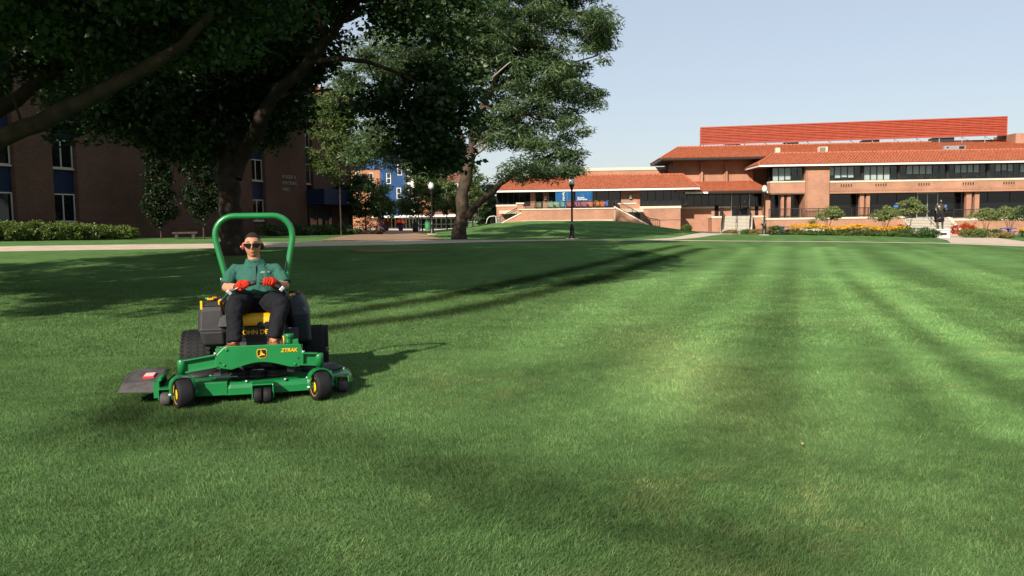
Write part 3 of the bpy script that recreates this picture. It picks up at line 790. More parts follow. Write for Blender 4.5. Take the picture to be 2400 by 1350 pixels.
# ---- left wing
P('wall', BO, (-1.5, 2.42, -3.7, -3.3, .4, 3.38), (-1.5, 18, -1.4, 6, .4, 5.0))
P('coping', M['cream'], (-1.56, 1.6, -3.78, -3.25, 3.38, 3.58))
for a_, b_ in ((2.42, 3.0), (3.88, 4.55)): P('brick_pillar', BO, (a_, b_, -3.72, -3.2, 2.86, 5.05))
P('inner_room', M['interior'], (-1.4, 19.6, -2.7, -2.6, 2.8, 5.05))
window(RB, -1.45, 2.4, 3.58, 5.05, -3.5, 6, 1)
dr = window(RB, 3.02, 3.86, 2.92, 5.05, -3.4, 1, 1, fm='dark_metal', fw=.12, name='door'); MB().box(3.42, 3.65, -3.47, -3.45, 3.35, 3.65).build('notice', M['white_paint'], dr)
window(RB, 4.57, 12.75, 2.92, 5.05, -3.5, 6, 1)
lp = P('lettered_pier', BO, (12.8, 14.95, -3.8, -3.2, 2.4, 5.05))
q = MB()
for i in range(5): q.box(14.72, 14.9, -3.84, -3.802, 3.5 + .13 * i, 3.56 + .13 * i)
q.build('corbel', BO, lp)
for i, s in enumerate(('OWU', 'HALL', 'CAMPUS')): text('lettering', s, .3, (12.95, -3.82, 4.3 - .36 * i), (R(90), 0, 0), M['letters'], lp, .012)
window(RB, 14.97, 20.3, 3.28, 5.05, -3.5, 6, 1)
P('fascia', M['white_paint'], (-2.0, 21.45, -5.32, -5.15, 4.95, 5.14), (21.28, 21.45, -5.14, -1, 4.95, 5.14))
P('soffit', M['soffit'], (-1.95, 21.27, -5.14, -2.5, 5.05, 5.12))
tile_roof('roof_tiles', (-2.0, -5.35, 5.14), (21.45, -5.35, 5.14), (20.2, -.9, 6.85), (-.5, -.9, 6.85), RB)
tile_roof('roof_tiles', (21.45, -5.35, 5.14), (21.45, -1, 5.14), (20.2, -.9, 6.85), (20.2, -.95, 6.85), RB)
tile_roof('roof_tiles', (-2.0, 4, 5.14), (-2.0, -5.35, 5.14), (-.5, -.9, 6.85), (-.5, 3, 6.85), RB)
ridge_caps('hip_caps', (21.45, -5.35, 5.22), (20.2, -.9, 6.93), RB); ridge_caps('ridge_caps', (-.5, -.9, 6.9), (20.2, -.9, 6.9), RB)
P('roof_deck', M['interior'], (-.5, 20.2, -.89, 6, 5.14, 6.7))
P('parapet', BO, (8.3, 19.3, 6, 8, 5, 7.85)); P('coping', M['cream'], (8.2, 19.35, 5.92, 8, 7.85, 8.2)); P('link_wall', M['tile'], (19.36, 20.5, 6, 8, 6, 7.85))
# terrace of the left wing
P('terrace_wall', BO, (1.45, 11.7, -8, -7.6, .6, 2.88)); P('coping', M['cream'], (1.2, 11.75, -8.08, -7.5, 2.88, 3.0)); P('terrace_floor', M['concrete'], (-1, 14.9, -7.5, -3.3, 2.5, 2.88)); P('footing', M['concrete'], (1.5, 11.6, -8.12, -8.002, .6, 1.72))
P('end_pier', BO, (1.0, 1.7, -7.8, -7.2, 2.0, 3.55)); P('coping', M['cream'], (.9, 1.8, -7.9, -7.1, 3.55, 3.7))
railing('railing', [(1.9, -7.75, 3.0), (11.55, -7.75, 3.0)], 'black baluster railing along the raised terrace of the left wing', h=.74, gap=.12, t=.032)
# right stair of the terrace
MB().prism([(11.7, 2.98), (15.3, .95), (15.3, .0), (11.7, .0)], 1, -9.4, -9.05).build('stair_wall', BO, RB)
MB().prism([(11.55, 3.16), (15.5, .98), (15.5, .82), (11.55, 3.0)], 1, -9.48, -8.95).build('coping', M['cream'], RB)
st2 = stairs((15.3, -7.0, 1.0), R(90), 1.7, 1, .15, .3, cheeks=False)
for i in range(9): P('step', M['step'], (14.9 - .36 * i - .36, 14.9 - .36 * i, -8.9, -7.0, .3, 1.15 + .2 * i), parent=RB)
railing('handrail', [(11.7, -9.1, 3.05), (15.4, -9.1, 1.0), (16.5, -9.1, .8)], 'dark sloping stair railing at the right end of the raised terrace', h=.78, gap=.17)
P('side_wall', BO, (11.85, 14.1, -6.5, -5.0, .3, 3.38)); P('coping', M['cream'], (11.75, 14.2, -6.6, -4.9, 3.38, 3.52))
# left stair
MB().prism([(1.5, 2.5), (-1.2, 1.2), (-1.2, .5), (1.5, .5)], 1, -7.95, -7.6).build('stair_wall', BO, RB); MB().prism([(1.5, 2.65), (-1.3, 1.28), (-1.3, 1.12), (1.5, 2.5)], 1, -8.02, -7.55).build('coping', M['cream'], RB)
railing('handrail', [(1.4, -7.7, 2.62), (-.9, -7.7, 1.4), (-1.9, -7.7, 1.35)], 'dark sloping stair railing at the left end of the raised terrace', h=.72, gap=.2)
P('base_wall', BO, (14.85, 19.4, -4.7, -1.5, -.6, 2.88)); P('coping', M['cream'], (14.8, 19.45, -4.78, -3.3, 2.88, 3.15)); P('ledge', M['soffit'], (14.8, 19.43, -4.73, -4.702, 1.56, 1.62))
# wall lamps and banners
for u_, v_, s in ((4.15, -3.9, 'square white wall lamp on the brick pillar by the terrace door'), (13.85, -3.98, 'square white wall lamp on the lettered brick pier')):
    p = Matrix.Translation((0, 100, 0)) @ Matrix.Rotation(R(-2.5), 4, 'Z') @ Vector((u_, v_ + .1, 4.28))
    w = empty('wall_lamp', p, R(-2.5)); tag(w, s, 'wall lamp', 'wall lamps on the left wing')
    MB().box(-.14, .14, -.2, -.02, -.2, .2).build('shade', M['white_paint'], w, bevel=.02)
    q = MB()
    for z in (-.22, -.07, .08, .22): q.box(-.16, .16, -.22, 0, z - .015, z + .015)
    q.build('band', M['black_paint'], w)
M['banner'] = mat('blue_banner_cloth', (.01, .085, .22), .8, .2, noise=(1.5, .25))
M['banner_mint'] = mat('mint_print', (.06, .28, .3), .8, .2)
def banner(u0, u1, z0, z1, label):
    p = Matrix.Translation((0, 100, 0)) @ Matrix.Rotation(R(-2.5), 4, 'Z') @ Vector(((u0 + u1) / 2, -5.2, z0))
    r = empty('banner', p, R(-2.5)); tag(r, label, 'banner', 'blue banners under the eave')
    w, h = u1 - u0, z1 - z0
    V, F, n, k = [], [], 10, 12
    for i in range(k + 1):
        for j in range(n + 1):
            V.append(((j / n - .5) * w, .03 * math.sin(j * .9 + i * .5) * (1 - i / k * .6), h * i / k))
    for i in range(k):
        for j in range(n): a_ = i * (n + 1) + j; F.append((a_, a_ + 1, a_ + n + 2, a_ + n + 1))
    o = np_mesh('cloth', np.array(V), np.array(F), M['banner'], r, smooth=True)
    s = o.modifiers.new('thick', 'SOLIDIFY'); s.thickness = .012
    MB().tube([(-w / 2 - .05, 0, h + .01), (w / 2 + .05, 0, h + .01)], .025, 6).build('rod', M['dark_metal'], r)
    return r, w, h
b1, w, h = banner(5.28, 7.2, 3.24, 4.98, 'blue banner with upright white and mint lettering, left of the lamp post')
text('lettering', 'Spiritful lives', .31, (-.12, -.06, h - .12), (R(90), R(90), 0), M['white_paint'], b1, .003, bold=.006)
text('lettering', 'transformed', .26, (.3, -.06, h - .12), (R(90), R(90), 0), M['banner_mint'], b1, .003, bold=.004)
b2, w, h = banner(7.55, 9.5, 3.16, 4.98, 'blue banner with a short white line of lettering, right of the lamp post')
text('lettering', 'Student', .24, (-.75, -.06, .98), (R(90), 0, 0), M['white_paint'], b2, .003, bold=.006)
text('lettering', 'Experience', .24, (-.75, -.06, .8), (R(90), 0, 0), M['white_paint'], b2, .003, bold=.006)
MB().add([(-.3, -.05, 1.5), (-.24, -.05, 1.5), (.62, -.05, .1), (.56, -.05, .1)], [(3, 2, 1, 0)]).build('diagonal_stripe', mat('pale_blue_print', (.08, .22, .42), .8), b2)
# coloured deck chairs on the terrace
def deck_chair(col):
    r = empty('deck_chair', (0, 0, 0)); m = mat(col[0] + '_plastic_lumber', tuple(.62 * q_ for q_ in col[1]), .6, .3)
    for i in range(5):
        MB().cbox((-.24 + .12 * i, .28 - .0, .62), (.1, .025, .75 - .05 * abs(i - 2)), Matrix.Rotation(R(-18), 3, 'X')).build('slat', m, r)
    for i in range(4): MB().cbox((0, -.22 + .13 * i, .36 - .03 * i), (.56, .11, .025)).build('slat', m, r)
    for sx in (-1, 1):
        MB().cbox((sx * .36, -.02, .56), (.14, .72, .03)).build('armrest', m, r)
        MB().cbox((sx * .31, -.3, .28), (.04, .1, .56)).build('leg', m, r); MB().cbox((sx * .29, .1, .2), (.04, .8, .1), Matrix.Rotation(R(-16), 3, 'X')).build('leg', m, r)
    return r
TB = Matrix.Translation((0, 100, 0)) @ Matrix.Rotation(R(-2.5), 4, 'Z')
chairs = [('olive', (.2, .2, .06), 3.3, -5.6, 'olive'), ('mint', (.25, .48, .3), 4.7, -6.4, 'mint green'), ('pale green', (.3, .5, .26), 5.35, -5.7, 'pale green'), ('turquoise', (.12, .5, .5), 6.0, -6.5, 'turquoise'), ('red', (.55, .06, .06), 6.8, -7.0, 'red'),
          ('pink', (.6, .13, .15), 7.7, -7.0, 'pink'), ('coral', (.5, .1, .08), 8.4, -6.9, 'coral'), ('orange', (.75, .2, .02), 9.1, -6.2, 'orange'), ('amber', (.75, .27, .03), 9.9, -6.9, 'amber'), ('tangerine', (.7, .14, .02), 10.4, -6.1, 'tangerine'), ('blue', (.03, .12, .5), 11.0, -6.9, 'blue')]
for i, (mn, c, u_, v_, nm) in enumerate(chairs):
    r = deck_chair((mn, c)); r.location = TB @ Vector((u_, v_, 2.88)); r.rotation_euler = (0, 0, R(-2.5) + random.uniform(-.4, .4))
    tag(r, nm + ' slatted deck chair behind the railing of the raised terrace', 'deck chair', 'coloured deck chairs on the raised terrace')
cb = empty('grill_cover', TB @ Vector((11.55, -7.1, 2.88)), 0)
tag(cb, 'black fabric covered box at the right end of the raised terrace railing', 'covered grill')
q = MB().rings([[(-.5, -.3, 0), (.5, -.3, 0), (.5, .3, 0), (-.5, .3, 0)], [(-.47, -.28, .75), (.47, -.28, .75), (.47, .28, .75), (-.47, .28, .75)], [(-.4, -.2, .9), (.4, -.2, .9), (.4, .2, .9), (-.4, .2, .9)]], smooth=False)
q.build('cover', mat('black_cover_cloth', (.012, .013, .016), .8, .2, bump=(6, .6)), cb, bevel=.04)
# ================================================================== left brown brick hall
LB = empty('residence_hall', (-26.6, 50, 0), math.atan2(1, .382))
tag(LB, 'dark brown brick hall with stacked windows and navy panels beyond the trees', 'building')
# local x runs away along the wall, local y points away from the camera side (into the building)
WB = M['brick_brown']
def lw(x0, x1, y0, y1, z0, z1, m=WB, name='wall', parent=LB): return MB().box(x0, x1, y0, y1, z0, z1).build(name, m, parent)
X0, X1 = -6.0, 32.0
strips = [(-5.1, -3.2), (-.75, .95), (17.35, 19.05)]          # recessed window strips
ends = [X0]
for a_, b_ in strips: ends += [a_, b_]
ends += [24.7]
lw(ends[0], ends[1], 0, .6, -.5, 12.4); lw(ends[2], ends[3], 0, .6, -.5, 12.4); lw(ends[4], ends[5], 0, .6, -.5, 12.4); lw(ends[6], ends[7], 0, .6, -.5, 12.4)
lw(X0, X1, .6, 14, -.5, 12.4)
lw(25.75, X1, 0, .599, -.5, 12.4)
M['grey_glass'] = mat('grey_glass', (.03, .034, .036), .05, .5)
def lwin(x0, x1, z0, z1, y=.3, cols=2, gl='dark_glass'):
    w = window(LB, x0, x1, z0, z1, y, cols, 1, gl, 'white_frame', .07)
    MB().box(x0 - .03, x1 + .03, y - .12, y + .1, z0 - .09, z0 - .003).build('sill', M['concrete'], w)
    return w
for a_, b_ in strips:
    for k in range(4):
        z0 = 2.0 + 3.2 * k
        w = lwin(a_ + .06, b_ - .06, z0, z0 + 1.68)
        if k == 1 and a_ < -4: MB().box(a_ + 1.0, b_ - .2, .42, .44, z0 + .8, z0 + 1.6).build('blind', M['blind'], w)
        if k == 0 and a_ > 10: MB().box(a_ + .9, b_ - .2, .40, .42, z0 + .1, z0 + 1.6).build('blind', M['blind'], w)
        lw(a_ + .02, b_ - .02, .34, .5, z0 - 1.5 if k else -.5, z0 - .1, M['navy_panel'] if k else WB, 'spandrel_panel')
# entrance strip further along
for k in range(1, 4):
    z0 = 2.0 + 3.2 * k
    lwin(24.76, 25.7, z0, z0 + 1.75, .3, 1, 'grey_glass')
    if k > 1: lw(24.72, 25.73, .34, .5, z0 - 1.4, z0 - .1, M['navy_panel'], 'spandrel_panel')
cn = lw(24.65, 29.4, -1.8, -.002, 3.35, 4.7, M['navy_panel'], 'entrance_canopy')
lw(29.1, 29.35, -1.7, -1.45, .3, 3.345, M['dark_metal'], 'post', cn); lw(28.3, 29.2, -1.815, -1.803, 3.5, 3.62, M['white_frame'], 'light_strip', cn)
window(LB, 24.8, 28.4, .6, 3.3, -.16, 3, 1, 'grey_glass', 'dark_metal', .1, name='door')
MB().box(30.3, 30.5, -.08, -.01, 3.9, 4.2).build('wall_light', M['white_paint'], LB)
for i, s in enumerate(('ROGER A', 'WATKINS', 'HALL')): text('lettering', s, .42, (21.2, -.03, 5.5 - .52 * i), (R(90), 0, 0), M['letters'], LB, .02, space=1.12)
# roof
P2 = [(-6.6, -1.2), (33.8, -1.2)]
lw(X0 - .7, X1 + .8, -1.15, 14, 12.4, 12.7, mat('grey_green_soffit', (.2, .22, .19), .8), 'eave')
tile_roof('roof_tiles', (X0 - .7, -1.25, 12.7), (X1 + .8, -1.25, 12.7), (X1 - 6, 6.5, 16.2), (X0 - .7, 6.5, 16.2), LB, tw=.4, row=.42)
tile_roof('roof_tiles', (X1 + .8, -1.25, 12.7), (X1 + .8, 14, 12.7), (X1 - 6, 6.6, 16.2), (X1 - 6, 6.5, 16.2), LB, tw=.4, row=.42)
ridge_caps('hip_caps', (X1 + .8, -1.25, 12.8), (X1 - 6, 6.5, 16.3), LB)

# ================================================================== far blue and orange building
FB = empty('blue_building', (0, 132, 0), 0)
tag(FB, 'tall building with bright blue metal wall, orange brick wing and white storefront beyond the trees', 'building')
M['blue_wall'] = mat('blue_ribbed_metal', (.03, .1, .26), .5, .3, noise=(.4, .08))
M['navy_wall'] = mat('dark_blue_metal', (.012, .05, .17), .5, .3)
ff = lambda px, py, d: (lambda p: (p.x, p.z))(at(px, py, d))
def fbox(px0, px1, py0, py1, v0, v1, m, name, parent=FB):
    pm = (px0 + px1) / 2
    x0, x1 = ff(px0, py0, 132 + v0)[0], ff(px1, py0, 132 + v0)[0]
    z1, z0 = ff(pm, py0, 132 + v0)[1], ff(pm, py1, 132 + v0)[1]
    return MB().box(x0, x1, v0, v1, z0, z1).build(name, M[m] if isinstance(m, str) else m, parent)
def fwin(px0, px1, py0, py1, v, cols, rows, gl='grey_glass', fm='white_frame', fw=.12, zs=None):
    x0, x1 = ff(px0, py0, 132 + v)[0], ff(px1, py0, 132 + v)[0]; pm = (px0 + px1) / 2
    return window(FB, x0, x1, ff(pm, py1, 132 + v)[1], ff(pm, py0, 132 + v)[1], v, cols, rows, gl, fm, fw)
fbox(770, 898, 398, 560, 0, 12, 'brick_far', 'brick_wing'); fbox(790, 898, 355, 394, 1.2, 12, 'blue_wall', 'upper_wall'); fbox(770, 899, 394, 397.8, -.15, 12, 'navy_wall', 'band')
for px, py in ((834, 402), (866, 405), (834, 452), (866, 452), (800, 402)): fwin(px, px + 8, py, py + 30, -.12, 1, 2)
fbox(898.5, 945, 340, 508, -.4, 12, 'blue_wall', 'blue_wall'); fbox(890, 898, 398, 560, -.25, 12, 'navy_wall', 'corner_panel')
q = MB(); x0, x1 = ff(898.5, 400, 131.6)[0], ff(945, 400, 131.6)[0]
n = 40
for i in range(n): q.box(x0 + (x1 - x0) * (i + .15) / n, x0 + (x1 - x0) * (i + .55) / n, -.46, -.402, 3.0, 14.2)
q.build('rib', M['blue_wall'], FB, kind='stuff')
for px, py in ((906, 405), (930, 440), (906, 476), (932, 385)
            ): fwin(px, px + 9, py, py + 26, -.52, 1, 2)
fbox(945.5, 966, 330, 495, .6, 12, 'grey_glass', 'stair_tower')
fwin(945.5, 963, 333, 494, .4, 1, 10, 'grey_glass', 'white_paint', .3)
fbox(963.2, 968, 326, 508, .2, 12, 'white_paint', 'corner_post')
fbox(968.5, 1015, 365, 512, 1.2, 12, 'brick_far', 'brick_wing'); fbox(1015.5, 1080, 330, 512, .4, 12, 'brick_red', 'brick_wing')
for px, py in ((1003, 420), (1046, 428), (1036, 440), (1066, 430), (985, 400)): fwin(px, px + 7, py, py + 26, 0 if px > 1015 else .9, 1, 2)
fbox(870, 1085, 504, 509, -5.5, 0, 'white_paint', 'canopy'); fbox(870, 1085, 509.2, 560, .1, .3, 'interior', 'inner_room')
fwin(900, 935, 510, 541, -.6, 4, 1, 'clear_glass', 'white_paint', .14); fwin(936, 975, 510, 541, -.6, 5, 1, 'grey_glass', 'white_paint', .22); fwin(976, 1080, 510, 541, -.6, 9, 2, 'grey_glass', 'white_paint', .16)
fbox(888, 899, 510, 560, -.9, .05, 'navy_wall', 'entry_pier')
MB().box(-22, -6, -1.2, -1.0, 1.0, 2.9).build('blind', mat('white_wall', (.6, .6, .6), .8), FB) if False else None
# pale apron in front of it
strip('forecourt', [(-24, 110.2), (-2, 110.2)], [(-25, 126), (-2, 126)], mat('white_concrete', (.62, .58, .52), .9, .2, noise=(.8, .1)), lift=.03, sub=8)
# ================================================================== trees
V3_ = Vector
class Skel:
    """branching skeleton: hand-placed limbs, then twigs reaching out to leaf clusters"""
    def __init__(s): s.pos = []; s.dir = []; s.chains = []
    def limb(s, pts, r0, r1, parent_w=0):
        pts = [Vector(p) for p in pts]
        # smooth (Catmull-Rom) and resample
        out = []
        for i in range(len(pts) - 1):
            p0, p1, p2, p3 = pts[max(i - 1, 0)], pts[i], pts[i + 1], pts[min(i + 2, len(pts) - 1)]
            n = max(2, int((p2 - p1).length / .45))
            for k in range(n):
                t = k / n
                out.append(.5 * ((2 * p1) + (p2 - p0) * t + (2 * p0 - 5 * p1 + 4 * p2 - p3) * t * t + (3 * p1 - p0 - 3 * p2 + p3) * t ** 3))
        out.append(pts[-1])
        k = len(out)
        rad = [(r0 + (r1 - r0) * (i / (k - 1)) ** .8) * random.uniform(.92, 1.09) for i in range(k)]
        out = [p + V3_((random.gauss(0, 1), random.gauss(0, 1), random.gauss(0, 1))) * min(.05, r1 * .35) for p in out]
        s.chains.append((out, rad, 9 if r0 > .12 else 6))
        for i, p in enumerate(out):
            s.pos.append(p); s.dir.append((out[min(i + 1, k - 1)] - out[max(i - 1, 0)]).normalized())
    def reach(s, centres, origin, rmax=.07, jitter=.12, droop=0.0):
        cs = sorted(centres, key=lambda c: min(1e9, (Vector(c) - origin).length))
        P = np.array([tuple(p) for p in s.pos])
        for c in cs:
            cv = np.array(c)
            d = np.linalg.norm(P - cv, axis=1)
            do = np.linalg.norm(P - np.array(origin), axis=1)
            i = int(np.argmin(d + .12 * do))
            a = Vector(P[i]); b = Vector(c); L_ = (b - a).length
            if L_ < .25: continue
            n = max(2, int(L_ / .55))
            m1 = a + s.dir[i] * L_ * .3 + (b - a) * .12
            pts = []
            for k in range(n + 1):
                t = k / n
                p = a * (1 - t) ** 2 + (m1 + (b - a) * .25) * 2 * t * (1 - t) + b * t * t
                p += Vector((random.gauss(0, 1), random.gauss(0, 1), random.gauss(0, .7))) * jitter * L_ * .12 * math.sin(t * math.pi)
                p.z -= droop * L_ * .12 * t * t
                pts.append(p)
            r0 = min(rmax, .012 + .014 * L_)
            s.chains.append((pts, [r0 + (.006 - r0) * (k / n) for k in range(n + 1)], 4))
            P = np.concatenate([P, np.array([tuple(p) for p in pts[1:]])]); s.pos += pts[1:]
            s.dir += [(pts[k] - pts[k - 1]).normalized() for k in range(1, n + 1)]
    def mesh(s, name, m, parent, wob=.0):
        b = MB()
        for pts, rad, n in s.chains: b.tube(pts, rad, n, cap=False)
        return b.build(name, m, parent)

def leaves(centres, per, rad, ln, wd, flat=1.0, upbias=.5, droop=.2, tintf=None, spray=False):
    """leaf blades round each cluster centre; returns vertices, faces, tint"""
    C_ = np.asarray(centres, float); nC = len(C_)
    n = nC * per
    c = np.repeat(C_, per, 0)
    off = RNG.normal(size=(n, 3)); off /= np.linalg.norm(off, axis=1)[:, None]
    off *= (RNG.random((n, 1)) ** .45)
    rr = np.repeat(rad * (.7 + .6 * RNG.random(nC)), per)[:, None]
    off = off * rr * np.array([1, 1, flat])
    p = c + off
    # axis of each leaf: outwards and drooping
    ax = off + RNG.normal(size=(n, 3)) * rr * .8
    ax[:, 2] = ax[:, 2] * .6 - droop * rr[:, 0]
    ax /= np.linalg.norm(ax, axis=1)[:, None] + 1e-9
    nr = RNG.normal(size=(n, 3)); nr[:, 2] += upbias * 2
    nr -= ax * np.sum(nr * ax, 1)[:, None]; nr /= np.linalg.norm(nr, axis=1)[:, None] + 1e-9
    sd = np.cross(ax, nr)
    L_ = ln * (.65 + .7 * RNG.random((n, 1))); W_ = wd * (.65 + .7 * RNG.random((n, 1)))
    a = p - ax * L_ * .5; t = p + ax * L_ * .5
    k = .18
    l = p + sd * W_ * .5 + nr * W_ * k - ax * L_ * .05; r = p - sd * W_ * .5 + nr * W_ * k - ax * L_ * .05
    V = np.stack([a, r, t, l], 1).reshape(-1, 3)
    o = np.arange(n)[:, None] * 4
    F = np.concatenate([o + np.array([0, 1, 2]), o + np.array([0, 2, 3])], 0)
    ct = np.repeat(RNG.random(nC), per)
    tint = np.clip(.55 * ct + .45 * RNG.random(n), 0, 1)
    return V, F, np.repeat(tint, 4)
def crown(parts, m, parent, name='crown'):
    V, F, T, o = [], [], [], 0
    for v, f, t in parts: V.append(v); F.append(f + o); T.append(t); o += len(v)
    return np_mesh(name, np.concatenate(V), np.concatenate(F), M[m], parent, attrs={'tint': np.concatenate(T)})
def blob_points(n, ells, min_d=.0, shell=.35, gaps=None, seedk=0.0):
    """points inside a union of ellipsoids (cx,cy,cz,rx,ry,rz), denser near the surface; a noise field leaves gaps"""
    out = []
    w = np.array([e[3] * e[4] * e[5] for e in ells]) ** .75; w /= w.sum()
    tries = 0
    while len(out) < n and tries < n * 60:
        tries += 1
        e = ells[RNG.choice(len(ells), p=w)]
        v = RNG.normal(size=3); v /= np.linalg.norm(v); v *= (shell + (1 - shell) * RNG.random() ** .5)
        p = np.array(e[:3]) + v * np.array(e[3:])
        if gaps:
            s_ = gaps[0]
            g = vnoise(np.array(p[0] * s_ + p[2] * .7 * s_ + seedk), np.array(p[1] * s_ - p[2] * .8 * s_))
            if g < gaps[1]: continue
        if p[2] < .6: continue
        out.append(p)
    return np.array(out)
V3 = Vector
def tree(name, label, base, skel_fn, ells, n_cl, leaf, m, bark, group=None, gaps=None, droop=0.0, rmax=.07, shell=.35, extra=None, cat='tree', seedk=0.0, twig_cl=1.0, fine=None):
    b = V3(base)
    root = empty(name, b); tag(root, label, cat, group)
    sk = Skel(); skel_fn(sk)                    # world coordinates
    pts = blob_points(n_cl, ells, gaps=gaps, shell=shell, seedk=seedk)
    if extra is not None: pts = np.concatenate([pts, np.array(extra)])
    sk.reach([tuple(p) for p in pts[:int(len(pts) * twig_cl)]], b + V3((0, 0, ells[0][2] * .35)), rmax=rmax, droop=droop)
    tr = sk.mesh('trunk', M[bark], root); tr.matrix_parent_inverse = Matrix.Translation(-b)
    if fine:                                     # the lower, nearer part of the crown has its leaves at true size
        low = pts[:, 2] < 2.2 + .275 * pts[:, 1]
        sets = [leaves(pts[~low], **leaf), leaves(pts[low], **fine)]
    else: sets = [leaves(pts, **leaf)]
    cr = crown(sets, m, root); cr.matrix_parent_inverse = Matrix.Translation(-b)
    return root, pts

AT = lambda px, py, d: tuple(at(px, py, d))
# ---- T1: the big dark maple behind the mower
bs = V3(atg(548, 597)); D1 = bs.y
def sk1(s):
    s.limb([bs + V3((0, 0, -.3)), bs + V3((0, 0, .35)), AT(545, 540, D1), AT(540, 470, D1), AT(538, 420, D1), AT(536, 350, D1 + .3)], .58, .36)
    s.limb([bs + V3((.05, 0, -.2)), bs + V3((.02, 0, .3)), AT(547, 560, D1)], .8, .5)
    s.limb([AT(545, 420, D1), AT(562, 375, D1), AT(592, 320, D1 - .6), AT(640, 228, D1 - 1.5), AT(712, 157, D1 - 2.2), AT(765, 97, D1 - 2.8), AT(800, 50, D1 - 3), AT(856, -20, D1 - 3.2)], .36, .13)
    s.limb([AT(715, 155, D1 - 2.2), AT(760, 140, D1 - 3), AT(860, 145, D1 - 4), AT(950, 180, D1 - 4.5), AT(1010, 215, D1 - 4.8)], .13, .04)
    s.limb([AT(537, 360, D1), AT(515, 290, D1 + .6), AT(470, 190, D1 + 1), AT(430, 80, D1 + 1.2), AT(400, -40, D1 + 1)], .3, .12)
    s.limb([AT(537, 345, D1 + .3), AT(548, 240, D1 + 1), AT(570, 120, D1 + 1.5), AT(590, -20, D1 + 1.5)], .28, .12)
    s.limb([AT(520, 310, D1 + .4), AT(440, 260, D1 - 1), AT(340, 230, D1 - 2.5), AT(260, 215, D1 - 3.5)], .2, .06)
    s.limb([AT(640, 228, D1 - 1.5), AT(700, 215, D1 + 1), AT(780, 210, D1 + 2.5)], .14, .04)
    s.limb([AT(800, 50, D1 - 3), AT(880, 20, D1 - 3.6), AT(960, 10, D1 - 4)], .12, .05)
    s.limb([AT(765, 97, D1 - 2.8), AT(740, 20, D1 - 3.5), AT(735, -60, D1 - 4)], .12, .06)
E1 = []
for px, py, d, rx, ry, rz in [(400, 120, 0, 3.6, 4.2, 2.6), (600, 40, 0, 3.4, 4.5, 3.0), (300, 250, -2, 2.6, 2.8, 1.3), (480, 270, 1.5, 2.6, 2.6, 1.5), (600, 290, 2.5, 1.4, 2.0, 1.0), (560, 180, 2, 3.4, 3.4, 2.2), (230, 120, 0, 2.6, 3.2, 2.2),
                             (800, -80, -3, 3.2, 3.4, 1.7), (1010, 20, -4, 2.1, 2.6, 1.5), (690, 90, 3, 1.7, 2.6, 1.7), (985, 225, -4, 1.35, 1.8, 1.2), (1045, 325, -4, 1.2, 1.7, 1.4), (985, 310, -3.5, 1.0, 1.5, .9), (1060, 210, -4.2, 1.3, 1.7, 1.2),
                             (550, -160, 0, 6.0, 6.0, 3.4), (860, -170, -2, 4.5, 4.5, 2.6), (420, 330, -.5, 1.8, 2, .8), (690, 262, 0, .8, 1.4, .6), (880, 250, -4, .8, 1, .35)]:
    p = at(px, py, D1 + d); E1.append((p.x, p.y, p.z, rx, ry, rz))
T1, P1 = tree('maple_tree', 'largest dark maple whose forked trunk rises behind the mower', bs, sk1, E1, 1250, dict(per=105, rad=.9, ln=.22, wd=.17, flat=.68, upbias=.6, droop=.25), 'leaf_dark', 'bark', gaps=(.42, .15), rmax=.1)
# ---- T0: the maple standing left of the frame whose limbs reach in
b0 = V3((-14.2, 17.5, gz(-14.2, 17.5)))
D0 = 17.5
def sk0(s):
    s.limb([b0 + V3((0, 0, -.3)), b0 + V3((.1, .1, 1.2)), b0 + V3((.2, .2, 2.6))], .55, .42)
    s.limb([b0 + V3((.2, .2, 2.4)), AT(-250, 420, D0), AT(0, 325, D0 - .5), AT(90, 288, D0 - .8), AT(200, 235, D0 - 1.2), AT(320, 172, D0 - 1.6), AT(400, 125, D0 - 2), AT(460, 75, D0 - 2.3), AT(500, 20, D0 - 2.5)], .3, .07)
    s.limb([b0 + V3((.2, .2, 2.5)), AT(-150, 340, D0 + .6), AT(0, 258, D0 + 1), AT(70, 212, D0 + 1.2), AT(150, 150, D0 + 1.6), AT(215, 95, D0 + 2), AT(260, 20, D0 + 2.4)], .26, .08)
    s.limb([b0 + V3((.1, .1, 2.3)), b0 + V3((-.6, .4, 5)), b0 + V3((-1, .8, 8)), b0 + V3((-.8, 1, 11))], .32, .1)
    s.limb([b0 + V3((.1, .1, 2.3)), b0 + V3((1.2, -2.0, 5)), b0 + V3((2.6, -3.6, 7.5)), b0 + V3((3.6, -4.5, 10))], .25, .08)
    s.limb([b0 + V3((0, .1, 2.3)), b0 + V3((-2.5, -1.0, 4.6)), b0 + V3((-4.6, -2.0, 6.5))], .25, .08)
    s.limb([b0 + V3((0, .3, 2.3)), b0 + V3((-1, 2.6, 4.6)), b0 + V3((-1.6, 4.6, 6.5))], .25, .08)
E0 = []
for px, py, d, rx, ry, rz in [(60, 40, 0, 2.6, 3.2, 1.3), (260, 10, -1, 2.4, 2.8, 1.3), (420, -40, -1.5, 2.2, 2.6, 1.2), (-60, 130, 2, 2.2, 2.6, 1.1), (150, 150, 1.8, 1.5, 1.8, .6), (330, 90, 1, 1.7, 2, .8), (130, 290, -.4, .55, .6, .32), (200, 210, 1, .5, .6, .3)]:
    p = at(px, py, D0 + d); E0.append((p.x, p.y, p.z, rx, ry, rz))
